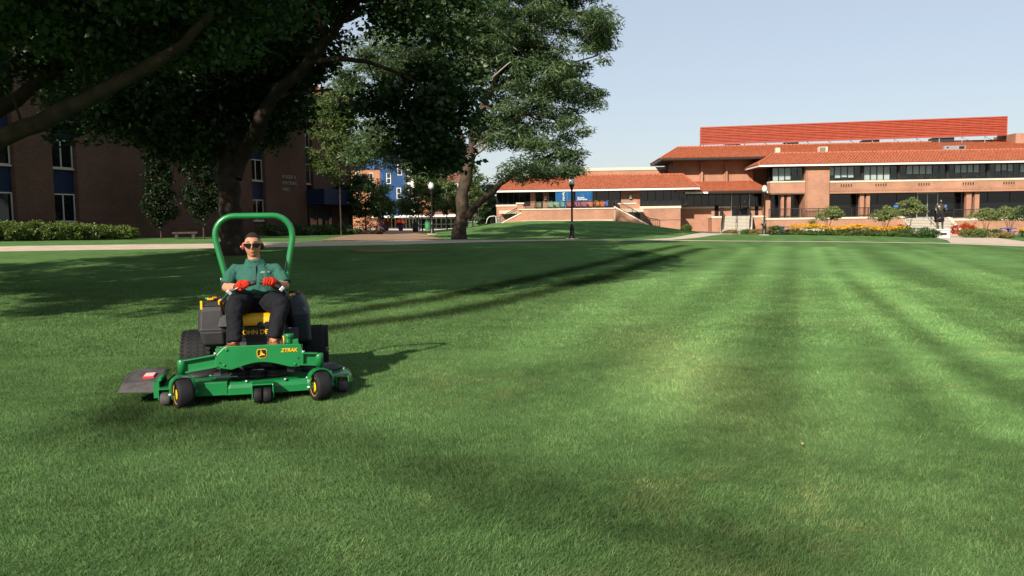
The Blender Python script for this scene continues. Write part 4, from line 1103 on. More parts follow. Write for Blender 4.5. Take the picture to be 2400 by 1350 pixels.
E0 += [(-14, 17, 12.5, 7, 7, 4.2), (-10.5, 13.5, 11, 4.5, 5, 3), (-18, 13, 9, 5, 5, 3.4), (-16.5, 22, 9.5, 5.5, 5, 3.4), (-9.5, 19, 10.5, 4.5, 4.5, 3), (-15, 11, 8.5, 4, 4, 2.6), (-20, 16, 8, 4.5, 5, 3.2), (-10.5, 8.5, 11, 6, 5, 3), (-8, 12.5, 11.5, 4.2, 5, 2.6), (-8.5, 17, 12, 4, 4.5, 2.4), (-14.5, 6, 10, 5, 4.5, 3)]
E0_OUT = 7
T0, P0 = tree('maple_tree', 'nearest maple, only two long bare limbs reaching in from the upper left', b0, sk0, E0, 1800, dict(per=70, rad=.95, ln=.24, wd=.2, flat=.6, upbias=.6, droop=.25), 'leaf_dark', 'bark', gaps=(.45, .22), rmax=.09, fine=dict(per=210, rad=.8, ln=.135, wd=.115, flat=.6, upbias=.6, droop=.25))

# ---- T2: the honey locust by the terrace mound
b2_ = V3(atg(1076, 561)); D2 = b2_.y
def sk2(s):
    s.limb([b2_ + V3((0, 0, -.4)), b2_ + V3((0, 0, .4)), AT(1080, 510, D2), AT(1084, 450, D2), AT(1092, 400, D2), AT(1103, 360, D2)], .5, .36)
    s.limb([b2_ + V3((0, 0, -.3)), b2_ + V3((0, 0, .5))], .72, .5)
    s.limb([AT(1095, 508, D2 - .1), AT(1112, 484, D2 - .4), AT(1140, 462, D2 - .8), AT(1172, 432, D2 - 1.2), AT(1215, 402, D2 - 1.6), AT(1262, 378, D2 - 2), AT(1310, 350, D2 - 2.3)], .3, .08)
    s.limb([AT(1103, 362, D2), AT(1112, 300, D2 + .3), AT(1135, 240, D2 + .5), AT(1160, 190, D2 + .6), AT(1195, 130, D2 + .8), AT(1240, 60, D2 + 1), AT(1280, -20, D2 + 1)], .3, .09)
    s.limb([AT(1150, 215, D2 + .5), AT(1200, 180, D2), AT(1260, 160, D2 - .5), AT(1330, 150, D2 - 1), AT(1400, 130, D2 - 1.2)], .16, .04)
    s.limb([AT(1130, 250, D2 + .4), AT(1190, 260, D2 - .6), AT(1260, 270, D2 - 1.5), AT(1330, 290, D2 - 2)], .14, .04)
    s.limb([AT(1098, 375, D2), AT(1070, 300, D2 + .8), AT(1040, 220, D2 + 1.5), AT(1020, 120, D2 + 2), AT(1000, 20, D2 + 2)], .26, .08)
    s.limb([AT(1060, 285, D2 + .9), AT(990, 250, D2 + 1.5), AT(920, 230, D2 + 2), AT(850, 240, D2 + 2)], .14, .04)
    s.limb([AT(1095, 390, D2), AT(1050, 350, D2 - 1), AT(990, 320, D2 - 2), AT(930, 310, D2 - 2.5)], .14, .04)
E2 = []
for px, py, d, rx, ry, rz in [(1180, 40, 0, 4.6, 5, 3.0), (1340, 90, -.5, 2.9, 4, 2.6), (1300, 210, -1, 3.5, 4, 2.2), (1020, 90, 1.5, 4.6, 4.5, 3), (900, 160, 2, 3.6, 3.5, 2.6), (1290, 330, -1.8, 2.6, 3, 1.7), (1180, 150, 1, 3.6, 4.5, 2.6), (1060, 330, 1.5, 3, 3, 2), (930, 300, -1, 2.8, 3, 2.2),
                             (1260, 400, -2, 2.2, 2.4, 1.1), (1330, 385, -2.4, .9, 1.6, .9), (1200, 300, -.5, 2.8, 3.2, 1.8), (870, 350, 0, 1.8, 2.2, 1.2), (1000, 390, .5, 2.4, 2.4, 1.2), (1160, 420, -1.2, 1.4, 1.5, .8), (1100, -120, 0, 7, 6, 3), (1300, -60, 0, 4, 4, 2.4), (1410, 60, -1, 1.1, 2.4, 1.6), (1400, 190, -1.2, 1.2, 2.2, 1.5)]:
    p = at(px, py, D2 + d); E2.append((p.x, p.y, p.z, rx, ry, rz))
T2, P2_ = tree('locust_tree', 'tall feathery locust with a leaning second limb, left of the terrace mound', b2_, sk2, E2, 1700, dict(per=90, rad=.85, ln=.38, wd=.085, flat=.42, upbias=.9, droop=.3), 'leaf_locust', 'bark_pale', gaps=(.55, .27), rmax=.07, shell=.12)
DBR = []
def dead(*a):
    o = MB().tube(*a).build('dead_branch', M['dead_wood'], T2); o.matrix_parent_inverse = Matrix.Translation(-b2_)
dead([AT(1098, 372, D2 - .4), AT(1128, 352, D2 - 1), AT(1147, 330, D2 - 1.3), AT(1140, 308, D2 - 1.5), AT(1150, 302, D2 - 1.6)], [.14, .11, .1, .08, .04], 7)
dead([AT(1112, 345, D2 - .6), AT(1150, 318, D2 - 1.4), AT(1180, 302, D2 - 1.8), AT(1192, 310, D2 - 1.9)], [.09, .08, .08, .05], 6)
dead([AT(1105, 195, D2 - 3), AT(1150, 185, D2 - 3.2), AT(1190, 150, D2 - 3.3), AT(1215, 135, D2 - 3.4)], [.07, .06, .04, .02], 6)

# ---- brighter feathery tree between the hall and the locust
def simple_sk(base, top, r, lean=(0, 0), stems=1, spread=.3):
    base, top = V3(base), V3(top)
    def f(s):
        for k in range(stems):
            a = 2 * math.pi * k / max(1, stems) + .4
            o = V3((math.cos(a), math.sin(a), 0)) * (spread if stems > 1 else 0)
            mid = base.lerp(top, .5) + o * .6 + V3((lean[0] * .5, lean[1] * .5, 0))
            s.limb([base + o * .12 + V3((0, 0, -.2)), base.lerp(top, .2) + o * .3, mid, top + o * 1.6 + V3((lean[0], lean[1], 0))], r, r * .3)
    return f
def quick(name, label, px, py, d, h, ells_rel, n_cl, leaf, m, bark='bark', r=.15, stems=1, spread=.3, group=None, gaps=(.8, .25), cat='tree', base=None, seedk=0.0, top_f=.75, rmax=.05):
    b = V3(base) if base is not None else V3((at(px, py, d).x, d, 0))
    b.z = gz(b.x, b.y)
    el = [(b.x + e[0], b.y + e[1], b.z + e[2], e[3], e[4], e[5]) for e in ells_rel]
    return tree(name, label, b, simple_sk(b, b + V3((0, 0, h * top_f)), r, stems=stems, spread=spread), el, n_cl, leaf, m, bark, group=group, gaps=gaps, cat=cat, seedk=seedk, rmax=rmax)
LF = lambda per, rad, ln, wd, flat=.6: dict(per=per, rad=rad, ln=ln, wd=wd, flat=flat, upbias=.6, droop=.25)
quick('locust_tree', 'bright green feathery tree against the end wall of the brown brick hall', 800, 545, 70, 13, [(0, 0, 8.5, 2.2, 2.5, 3.6), (-.8, -.3, 6.2, 1.5, 1.6, 2), (.3, 0, 11.2, 2.3, 2.4, 1.8), (1.3, 0, 7.2, 1.2, 1.5, 2)], 210, LF(85, .8, .3, .1, .5), 'leaf_mid', 'bark', .09, gaps=(.5, .2))
# ---- two columnar young trees along the hall
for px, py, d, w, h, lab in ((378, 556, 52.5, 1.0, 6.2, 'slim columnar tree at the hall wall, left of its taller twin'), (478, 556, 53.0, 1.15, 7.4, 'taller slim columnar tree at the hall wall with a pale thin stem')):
    quick('columnar_tree', lab, px, py, d, h, [(0, 0, h * .6, w * .85, w * .85, h * .38), (0, 0, h * .35, w, w, h * .22), (0, 0, h * .85, w * .5, w * .5, h * .16)], 120, LF(60, .42, .16, .11, .8), 'leaf_column_shade', 'bark_pale', .06, group='columnar trees at the hall', gaps=None)
# ---- dark bushy tree right of the hall
quick('dark_tree', 'dark low spreading tree in front of the orange brick wing', 858, 548, 78, 5.4, [(0, 0, 3.3, 2.5, 2.3, 1.9), (1.2, 0, 2.4, 1.6, 1.5, 1.1), (-.8, 0, 4.5, 1.6, 1.5, 1.1)], 210, LF(70, .55, .2, .14), 'leaf_box', 'bark', .12)
# ---- small trees on the plaza
quick('plaza_tree', 'light green young tree on the plaza left of the far lamp', 990, 548, 92, 5.8, [(0, 0, 3.5, 2.7, 2.4, 1.9), (.8, 0, 4.9, 1.7, 1.6, 1.2), (-1.9, 0, 2.7, 1.3, 1.3, .9)], 230, LF(60, .5, .2, .13), 'leaf_mid', 'bark', .09, group='young plaza trees')
quick('plaza_tree', 'young tree on the plaza right of the far lamp, close to the locust trunk', 1048, 547, 96, 5.6, [(0, 0, 3.5, 2.2, 2.2, 1.8), (-.4, 0, 4.8, 1.5, 1.4, 1.1), (1.3, 0, 2.7, 1.2, 1.2, .9)], 180, LF(60, .5, .2, .13), 'leaf_mid', 'bark', .09, group='young plaza trees', seedk=9)
# ---- background trees in the gap right of the locust trunk
quick('background_tree', 'bright green pointed tree right behind the locust trunk', 1108, 540, 112, 8.5, [(0, 0, 3.4, 2.2, 2.0, 2.4), (0, 0, 6.4, 1.2, 1.2, 2.0)], 120, LF(60, .65, .26, .18), 'leaf_mid', 'bark', .15, group='trees beyond the mound')
for i, (px, d, h, w, lab) in enumerate(((1148, 150, 9.0, 4.0, 'tall grey green tree far beyond the left corner of the terrace'), (1128, 165, 8.0, 3.5, 'far grey green tree seen just right of the pointed tree'), (1176, 170, 7.0, 3.6, 'far tree mostly hidden behind the left end of the terrace wing'), (1095, 175, 9.5, 4.5, 'farthest tree seen through the fork of the locust'))):
    quick('background_tree', lab, px, 530, d, h, [(0, 0, h * .5, w, w, h * .42), (w * .4, 0, h * .35, w * .7, w * .7, h * .3)], 90, LF(60, 1.0, .45, .3), 'leaf_locust', 'bark', .2, group='trees beyond the mound', gaps=None, seedk=i * 5)
# ---- ornamental trees along the right terrace
orn = [(1940, 549, 79, 2.7, 1.35, 'multi stemmed small tree left of the flower bed middle, light green'), (2075, 552, 75, 2.6, 1.2, 'light green small tree rising behind the yellow flowers'), (2128, 555, 70, 3.2, 1.35, 'taller light green small tree just left of the wide stairs'),
       (2310, 556, 74, 2.7, 1.35, 'bare stemmed small tree right of the red shrub'), (2365, 558, 72, 2.65, 1.45, 'bare stemmed small tree above the blue table by the right edge'), (2412, 560, 70, 2.9, 1.2, 'darker small tree cut by the right edge of the picture')]
for i, (px, py, d, h, w, lab) in enumerate(orn):
    quick('ornamental_tree', lab, px, py, d, h, [(0, 0, h * .74, w, w, h * .2), (w * .45, 0, h * .66, w * .6, w * .7, h * .14), (-w * .5, 0, h * .62, w * .6, w * .7, h * .13), (.1 * w, 0, h * .9, w * .5, w * .5, h * .12)], 85, LF(36, .3, .15, .08, .5), 'leaf_orn' if i < 5 else 'leaf_locust', 'bark', .035, stems=5, spread=.38, group='small trees along the terrace', gaps=(1.4, .25), seedk=i * 7, rmax=.02)

# ================================================================== shrubs, flowers
def shrub(name, label, base, ells_rel, n_cl, leaf, m, group=None, cat='shrub', shell=.6, stems=6):
    b = V3(base); b.z = gz(b.x, b.y)
    r = empty(name, b); tag(r, label, cat, group)
    el = [(e[0], e[1], e[2], e[3], e[4], e[5]) for e in ells_rel]
    out = []
    w = np.array([e[3] * e[4] * e[5] for e in el]) ** .7; w /= w.sum()
    for i in range(n_cl):
        e = el[RNG.choice(len(el), p=w)]
        v = RNG.normal(size=3); v /= np.linalg.norm(v); v *= shell + (1 - shell) * RNG.random() ** .5
        p = np.array(e[:3]) + v * np.array(e[3:])
        if p[2] > .04: out.append(p)
    out = np.array(out)
    crown([leaves(out, **leaf)], m, r, 'foliage')
    s = MB()
    for i in range(stems):
        t = out[RNG.integers(len(out))]
        s.tube([(t[0] * .3, t[1] * .3, -.05), (t[0] * .6, t[1] * .6, t[2] * .5), tuple(t * .92)], [.015, .012, .005], 4)
    s.build('stems', M['bark'], r)
    return r, out
# hedge along the left hall: separate bushes grown together
hx = [(-30.2, 44.2), (-28.9, 45.8), (-27.9, 47.2), (-26.9, 48.6), (-26.0, 50.0), (-25.2, 51.4)]
nmh = ['leftmost', 'second', 'third', 'fourth', 'fifth', 'rightmost']
for i, (x, y) in enumerate(hx):
    k = .8 - .1 * max(0, i - 3)
    shrub('hedge_bush', ['bushy light green shrub in the hedge under the hall windows, cut by the left edge', 'light green hedge shrub beneath the first window column', 'light green hedge shrub between the two left window columns', 'light green hedge shrub just left of the second window column', 'light green hedge shrub under the second window column', 'lowest light green shrub ending the hedge under the hall windows'][i], (x + 1.2, y - .6, 0),
          [(0, 0, .55 * k, 1.25, 1.2, .75 * k), (.4, -.2, .9 * k, .7, .8, .45 * k), (-.5, .2, .8 * k, .7, .7, .5 * k)], 90, LF(40, .3, .13, .07), 'leaf_shrub', 'hedge at the hall')
# dark shrubs at the hall entrance
for i, (px, d, w, h, m, lab) in enumerate(((690, 67, 1.4, .8, 'leaf_box', 'low dark shrub at the hall wall below the wall lettering'), (745, 70, 1.6, .7, 'leaf_box', 'low dark shrub at the hall entrance'), (800, 72, 1.4, .8, 'leaf_box', 'low dark shrub at the end corner of the hall'), (868, 74, 1.5, 1.3, 'leaf_purple', 'dark red leaved shrub in front of the dark low tree'), (640, 64, 1.3, .8, 'leaf_box', 'low dark shrub under the stacked windows of the hall'))):
    p = at(px, 545, d)
    shrub('low_shrub', lab, (p.x, d, 0), [(0, 0, h * .5, w, .8, h * .6)], 60, LF(36, .3, .13, .09), m, 'shrubs at the hall entrance' if i != 3 else None)
# right side: clipped shrubs, ground cover
for px, py, w, h, d, m, lab in ((1780, 549, 1.1, .45, 76, 'leaf_straw', 'low loose green tuft at the foot of the door stairs'), (1812, 548, 1.0, .75, 77, 'leaf_box', 'rounded dark shrub behind the right lamp post'), (1755, 550, .9, .4, 77, 'leaf_shrub', 'low green tuft left of the right lamp post'),
                                (2150, 559, 1.25, .75, 66.5, 'leaf_box', 'wide clipped round shrub left of the statue'), (2176, 560, .9, .6, 65, 'leaf_box', 'smaller clipped shrub touching the statue pedestal side'),
                                (2282, 561, 1.1, .7, 66, 'leaf_shrub', 'clipped pale green shrub right of the statue path'), (2322, 560, 1.1, .62, 67, 'leaf_box', 'dark clipped shrub between the pale shrub and the blue table'), (2350, 562, .9, .4, 66, 'leaf_straw', 'low straw coloured tuft at the right edge lawn'), (1712, 552, .7, .3, 79, 'leaf_straw', 'small dry tuft by the gravel at the stairs'),
                                (1610, 541, .5, .7, 92, 'leaf_shrub', 'small grey green shrub at the corner of the brick base'), (2105, 553, 1.1, .6, 69.5, 'leaf_shrub', 'leafy green patch right of the yellow flowers')):
    p = at(px, py, d); shrub('clipped_shrub', lab, (p.x, d, 0), [(0, 0, h * .5, w * .9, w * .8, h * .55), (w * .25, 0, h * .55, w * .6, w * .6, h * .5)], 80, LF(38, .24, .1, .06), m, 'shrubs along the terrace', shell=.75)
for px, py, d, w, h, lab in ((2258, 553, 70, .95, 1.15, 'round shrub of fiery red flowers right of the statue stairs'), (2112, 550, 73, .8, .95, 'rusty red flowering shrub left of the statue stairs')):
    p = at(px, py, d)
    r, _o = shrub('red_shrub', lab, (p.x, d, 0), [(0, 0, h * .52, w, w, h * .4)], 90, LF(34, .2, .1, .07), 'leaf_red', 'red flower shrubs by the statue stairs')
    tp = np.stack([RNG.normal(0, w * .45, 26), RNG.normal(0, w * .4, 26), h * .75 + RNG.random(26) * h * .3], -1)
    crown([leaves(tp, **LF(16, .16, .1, .04))], 'leaf_rust', r, 'seed_heads')
# yellow flower bed: every plant a clump of its own
n_ = 0
yl = ['', 'short clump of golden flowers, second from the left of the bed', 'golden flower clump behind the left white flowers', 'golden flower clump behind the right white flowers', 'golden flower clump just right of the white flowers', 'golden flower clump below the first small tree', 'golden flower clump right below the first small tree, on its right', 'tallest golden flower clump in the middle of the bed', 'golden flower clump left of the hidden blue table', 'golden flower clump in front of the hidden blue table', 'golden flower clump below the second small tree', 'golden flower clump right of the second small tree', '']
for i in range(13):
    px = 1858 + i * 20.5; d = 77.5 - i * .55
    py = 549.0
    p = at(px, py, d); hh = .55 + .25 * math.sin(i * .55 + .5) ** 2
    where = 'at the left end of the bed' if i == 0 else ('at the right end of the bed' if i == 12 else '')
    r, _o = shrub('yellow_flower_clump', yl[i] or 'clump of golden yellow flowers over green leaves ' + where, (p.x, d, 0), [(0, 0, hh * .4, .75, 1.1, hh * .45)], 46, LF(34, .2, .12, .05), 'leaf_shrub', 'yellow flower clumps in the bed', cat='flowers', stems=4)
    fl = np.stack([RNG.uniform(-.75, .75, 70), RNG.uniform(-1.2, 1.1, 70), hh * (.8 + .35 * RNG.random(70)) + .12], -1)
    crown([leaves(fl, **dict(per=7, rad=.09, ln=.1, wd=.07, flat=.4, upbias=1, droop=0))], 'petal_yellow', r, 'petals')
for px, d, lab in ((1898, 74.5, 'clump of cream white flowers at the front left of the yellow bed'), (1918, 74.2, 'cream white flower clump just right of the first white one in the bed')):
    p = at(px, 549, d)
    r, _o = shrub('white_flower_clump', lab, (p.x, d, 0), [(0, 0, .25, .5, .5, .25)], 26, LF(30, .16, .1, .05), 'leaf_shrub', cat='flowers', group='white flower clumps')
    fl = np.stack([RNG.uniform(-.5, .5, 40), RNG.uniform(-.5, .4, 40), .4 + .16 * RNG.random(40)], -1)
    crown([leaves(fl, **dict(per=8, rad=.1, ln=.09, wd=.07, flat=.4, upbias=1, droop=0))], 'petal_white', r, 'petals')
p = at(2402, 561, 69); r, _o = shrub('yellow_flower_clump', 'golden flower clump by the last small tree at the right edge', (p.x, 69, 0), [(0, 0, .3, .5, .6, .3)], 40, LF(30, .18, .1, .05), 'leaf_box', cat='flowers')
fl = np.stack([RNG.uniform(-.5, .5, 50), RNG.uniform(-.5, .5, 50), .55 + .2 * RNG.random(50)], -1); crown([leaves(fl, **dict(per=7, rad=.09, ln=.1, wd=.07, flat=.4, upbias=1, droop=0))], 'petal_yellow', r, 'petals')
p = at(1905, 547, 82); shrub('grass_tuft', 'tall pale ornamental grass against the terrace wall', (p.x, 82, 0), [(0, 0, .7, .5, .4, .7)], 40, dict(per=40, rad=.3, ln=.4, wd=.02, flat=1.2, upbias=.1, droop=-.8), 'leaf_straw', cat='grass')
# ================================================================== lamps, statue, tables, pots
M['globe'] = mat('frosted_lamp_globe', (.62, .63, .64), .25, .5, noise=(3, .06))
def lamp_post(p, h, label):
    r = empty('lamp_post', p); tag(r, label, 'street lamp', 'black globe lamps along the paths')
    s = h / 4.5
    MB().lathe([(.24 * s, 0), (.24 * s, .12), (.17 * s, .2), (.15 * s, .75), (.17 * s, .8), (.1 * s, .95), (.075 * s, 1.1), (.06 * s, 3.4 * s), (.09 * s, 3.45 * s)], n=16).build('pole', M['black_paint'], r)
    MB().lathe([(.085 * s, 3.45 * s), (.1 * s, 3.55 * s), (.19 * s, 3.72 * s), (.2 * s, 3.78 * s)], n=16).build('collar', M['black_paint'], r)
    MB().lathe([(.17 * s, 3.785 * s), (.23 * s, 3.95 * s), (.22 * s, 4.1 * s), (.15 * s, 4.28 * s), (.07 * s, 4.36 * s)], n=18).build('globe', M['globe'], r)
    MB().lathe([(.085 * s, 4.362 * s), (.07 * s, 4.4 * s), (.02 * s, 4.45 * s), (.012 * s, 4.55 * s)], n=12).build('finial', M['black_paint'], r)
    MB().lathe([(.45, -.2), (.45, .03), (.4, .045)], n=20).build('footing', M['concrete'], r)
    return r
l1 = atg(1341, 560); lamp_post(l1, 4.5, 'black lamp post with a white globe standing before the raised terrace and banners')
MB().cbox((0, -.085, 1.12), (.07, .02, .1)).build('tag', M['white_paint'], [o for o in bpy.data.objects if o.name.startswith('lamp_post')][-1])
lamp_post(atg(1791, 551), 4.5, 'black lamp post with a white globe right of the glass door stairs')
lamp_post(atg(1013, 549), 4.6, 'far black lamp post among the plaza trees left of the locust trunk')
p = at(955, 545, 108); lamp_post((at(982, 545, 104).x, 104, gz(at(982, 545, 104).x, 104)), 4.3, 'farthest lamp post with its globe showing left of the plaza trees')

# ---- statue on a pedestal
M['bronze'] = mat('dark_bronze', (.13, .105, .085), .4, .5, metal=.75, noise=(5, .35), bump=(14, .3))
M['bronze_dark'] = mat('blackened_bronze', (.03, .03, .034), .35, .5, metal=.6, noise=(6, .3))
sp = atg(2202, 557.5)
ST = empty('statue', sp, R(8)); ST.scale = (1.12, 1.12, 1.2); tag(ST, 'bronze standing warrior statue with a round shield on a white pedestal', 'statue')
MB().box(-.48, .48, -.42, .42, -.3, .5).box(-.54, .54, -.48, .48, .5, .58).build('pedestal', M['white_paint'], ST, bevel=.015)
MB().box(-.24, .24, -.437, -.423, .18, .34).build('plaque', M['bronze'], ST)
k = 1.0
fig = MB()
Z = .58
for sx, fx in ((-1, -.03), (1, .05)):
    fig.rings([[(sx * .15 + fx + .07 * math.cos(t) * a, .0 + .075 * math.sin(t) * a - yo, Z + z) for t in np.linspace(0, 2 * math.pi, 9)[:-1]] for z, a, yo in ((.0, .8, .0), (.1, .75, 0), (.3, 1.05, -.02), (.42, .9, 0), (.5, 1.0, 0), (.72, 1.3, 0), (.9, 1.45, 0))])
    fig.rings([[(sx * .15 + fx + .06 * math.cos(t) * a, -.05 - yo + .05 * math.sin(t) * a, Z + .045 + .04 * math.sin(t + 1.57) * a) for t in np.linspace(0, 2 * math.pi, 9)[:-1]] for yo, a in ((-.1, .8), (0, 1), (.08, .8), (.12, .3))])
fig.build('legs', M['bronze'], ST)
t_ = MB().rings([[(.02 + rx * math.cos(t), ry * math.sin(t) + yo, Z + z) for t in np.linspace(0, 2 * math.pi, 17)[:-1]] for z, rx, ry, yo in ((.92, .2, .15, 0), (1.05, .19, .14, 0), (1.2, .22, .16, -.01), (1.35, .27, .18, -.02), (1.48, .3, .16, 0), (1.56, .22, .13, 0), (1.6, .1, .09, 0), (1.66, .075, .08, 0))])
t_.build('torso', M['bronze'], ST)
sk_ = []
for z, a in ((.5, 1.25), (.7, 1.12), (.95, .95)):
    sk_.append([(.02 + .22 * a * math.cos(t) * (1 + .05 * math.cos(9 * t)), .17 * a * math.sin(t) * (1 + .05 * math.cos(9 * t)), Z + z) for t in np.linspace(0, 2 * math.pi, 28)[:-1]])
MB().rings(sk_).build('kilt', M['bronze_dark'], ST)
hd = []
for i in range(9):
    ph = -math.pi / 2 + math.pi * i / 8
    hd.append([(.02 + .085 * math.cos(ph) * math.cos(t) + 0, -.01 + .1 * math.cos(ph) * math.sin(t) - (.015 if math.sin(t) < -.9 and abs(ph) < .5 else 0), Z + 1.78 + .13 * math.sin(ph)) for t in np.linspace(0, 2 * math.pi, 15)[:-1]])
MB().rings(hd).build('head', M['bronze'], ST)
MB().tube([(-.27, 0, Z + 1.48), (-.36, -.02, Z + 1.25), (-.3, -.2, Z + 1.05)], [.085, .07, .05], 8).build('arm', M['bronze'], ST)
MB().tube([(.31, 0, Z + 1.48), (.43, -.02, Z + 1.25), (.3, -.2, Z + 1.12), (.24, -.24, Z + 1.12)], [.09, .075, .055, .05], 8).build('arm', M['bronze'], ST)
MB().lathe([(.02, -.03), (.1, -.02), (.18, .0), (.2, .02), (.19, .03), (.02, .03)], (-.28, -.26, Z + 1.0), axis='Y', n=20).build('shield', M['bronze_dark'], ST)
MB().lathe([(.01, -.16), (.09, -.13), (.14, -.04), (.15, .03), (.13, .08)], (.28, -.24, Z + 1.24), axis='Y', n=16).build('helmet', M['bronze_dark'], ST)
MB().tube([(-.3, .03, Z + 1.56), (.46, .02, Z + 1.57)], .018, 6).build('spear', M['bronze'], ST)
cp = MB().rings([[(-.3, .12, Z + 1.5), (.32, .12, Z + 1.5), (.32, .16, Z + 1.5), (-.3, .16, Z + 1.5)], [(-.34, .16, Z + .9), (.36, .16, Z + .9), (.36, .2, Z + .9), (-.34, .2, Z + .9)], [(-.26, .18, Z + .42), (.28, .18, Z + .42), (.28, .22, Z + .42), (-.26, .22, Z + .42)]], smooth=False)
cp.build('cape', M['bronze_dark'], ST)

# ---- blue outdoor tables
M['blue_plastic'] = mat('blue_coated_metal', (.012, .08, .42), .45, .4, noise=(3, .15))
def table(px, py, d, label, sc=1.0):
    p = at(px, py, d); r = empty('outdoor_table', (p.x, d, gz(p.x, d)), random.uniform(0, 1)); tag(r, label, 'table', 'blue tables before the terrace wall')
    MB().lathe([(.62, .72), (.64, .74), (.64, .77), (.6, .785)], n=20).build('tabletop', M['blue_plastic'], r, M=Matrix.Scale(sc, 4))
    MB().lathe([(.1, .0), (.1, .2), (.06, .3), (.06, .6), (.2, .71)], n=12).build('pedestal', M['blue_plastic'], r, M=Matrix.Scale(sc, 4))
    for k in range(3):
        a = 2.1 * k + .3; c, s_ = math.cos(a), math.sin(a)
        MB().lathe([(.2, .44), (.21, .47), (.18, .49)], (c * .85, s_ * .85, 0), n=12).tube([(c * .08, s_ * .08, .15), (c * .6, s_ * .6, .2), (c * .85, s_ * .85, .44)], .035, 6).build('seat', M['blue_plastic'], r, M=Matrix.Scale(sc, 4))
    return r
table(1834, 552, 78, 'blue round table in plain view left of the yellow flowers'); table(1933, 551, 84, 'blue round table whose top shows above the yellow flowers near the first small tree'); table(2034, 553, 84, 'blue round table whose top shows above the flowers left of the wide stairs'); table(2362, 561, 70, 'blue round table between the shrubs near the right edge')
# ---- blue pots with red flowers on the plaza
M['pot'] = mat('violet_blue_glazed_pot', (.05, .06, .22), .35, .5, noise=(3, .15))
for px, d, lab in ((906, 100, 'violet blue pot of red flowers on the left of the plaza pair'), (939.5, 101, 'violet blue pot of red flowers on the right of the plaza pair')):
    p = at(px, 548, d); z = gz(p.x, d)
    r = empty('flower_pot', (p.x, d, z + .03)); tag(r, lab, 'flower pot', 'flower pots on the plaza')
    MB().lathe([(.22, 0), (.24, .05), (.36, .5), (.42, .62), (.42, .68), (.36, .68), (.34, .6)], n=20).build('pot', M['pot'], r)
    pt = blob_points(44, [(0, 0, .95, .62, .62, .34)], shell=.6)
    crown([leaves(pt, **LF(34, .16, .12, .09))], 'leaf_red', r, 'flowers')
    crown([leaves(blob_points(24, [(0, 0, .78, .5, .5, .2)], shell=.5), **LF(24, .16, .14, .08))], 'leaf_box', r, 'foliage')
# ---- litter bins, sign, posts on the plaza
def bin_(px, d, label, m='black_paint', h=1.05, rr=.3):
    p = at(px, 548, d); r = empty('litter_bin', (p.x, d, gz(p.x, d) + .03)); tag(r, label, 'litter bin')
    MB().lathe([(rr * .9, 0), (rr, .05), (rr, h * .8)], n=16).build('body', M[m], r); MB().lathe([(rr * 1.05, h * .8), (rr * 1.05, h * .86), (rr * .6, h), (.03, h * 1.02)], n=16).build('lid', M['dark_metal'], r)
    b = MB()
    for i in range(12): a = i * math.pi / 6; b.cbox((math.cos(a) * rr * 1.02, math.sin(a) * rr * 1.02, h * .42), (.03, .03, h * .7), Matrix.Rotation(a, 3, 'Z'))
    b.build('slats', M[m], r, kind='stuff')
    return r
bin_(974, 90, 'black slatted litter bin at the plaza edge below the young tree')
M['green_bin'] = mat('green_plastic_bin', (.02, .2, .06), .5, .3)
bin_(1003, 112, 'green litter bin near the far storefront', 'green_bin', 1.3, .35)
pp = at(1122, 530, 100); sg = empty('sign_post', (pp.x, 100, gz(pp.x, 100))); tag(sg, 'thin pale post with a small white sign behind the mound', 'sign')
MB().tube([(0, 0, 0), (0, 0, 2.2)], .035, 8).build('post', M['letters'], sg); MB().box(-.65, -.25, -.03, -.01, 1.1, 1.4).tube([(-.45, 0, 0), (-.45, 0, 1.2)], .025, 6).build('sign_board', M['white_paint'], sg)
pp = at(1150, 530, 92); z = gz(pp.x, 92)
hr = empty('bike_hoop', (pp.x, 92, z)); tag(hr, 'white bent handrail hoop at the left foot of the terrace wing', 'handrail')
MB().tube([(-.5, 0, 0), (-.35, 0, .55), (-.1, 0, .8), (.4, 0, .85), (.6, 0, .8), (.6, 0, 0)], .04, 8).build('hoop', M['white_paint'], hr)
pp = at(1168, 528, 92.5); eb = empty('utility_box', (pp.x, 92.5, gz(pp.x, 92.5))); tag(eb, 'small white utility box at the left corner of the terrace wing', 'utility box')
MB().box(-.18, .18, -.12, .12, 0, .62).build('cabinet', M['white_paint'], eb, bevel=.02); MB().box(-.14, .14, -.135, -.121, .1, .5).build('door', M['letters'], eb)
# ---- stone bench by the hall
pp = atg(412, 561); bn = empty('stone_bench', (pp.x, pp.y + 1.5, gz(pp.x, pp.y + 1.5)), R(20)); tag(bn, 'low stone bench between the two columnar trees at the hall', 'bench')
M['stone'] = mat('weathered_stone', (.07, .065, .05), .95, .1, noise=(6, .3), bump=(20, .4))
MB().box(-.75, .75, -.25, .25, .32, .44).build('seat', M['stone'], bn, bevel=.02)
for sx in (-1, 1): MB().box(sx * .5 - .1, sx * .5 + .1, -.2, .2, -.1, .317).build('leg', M['stone'], bn, bevel=.02)
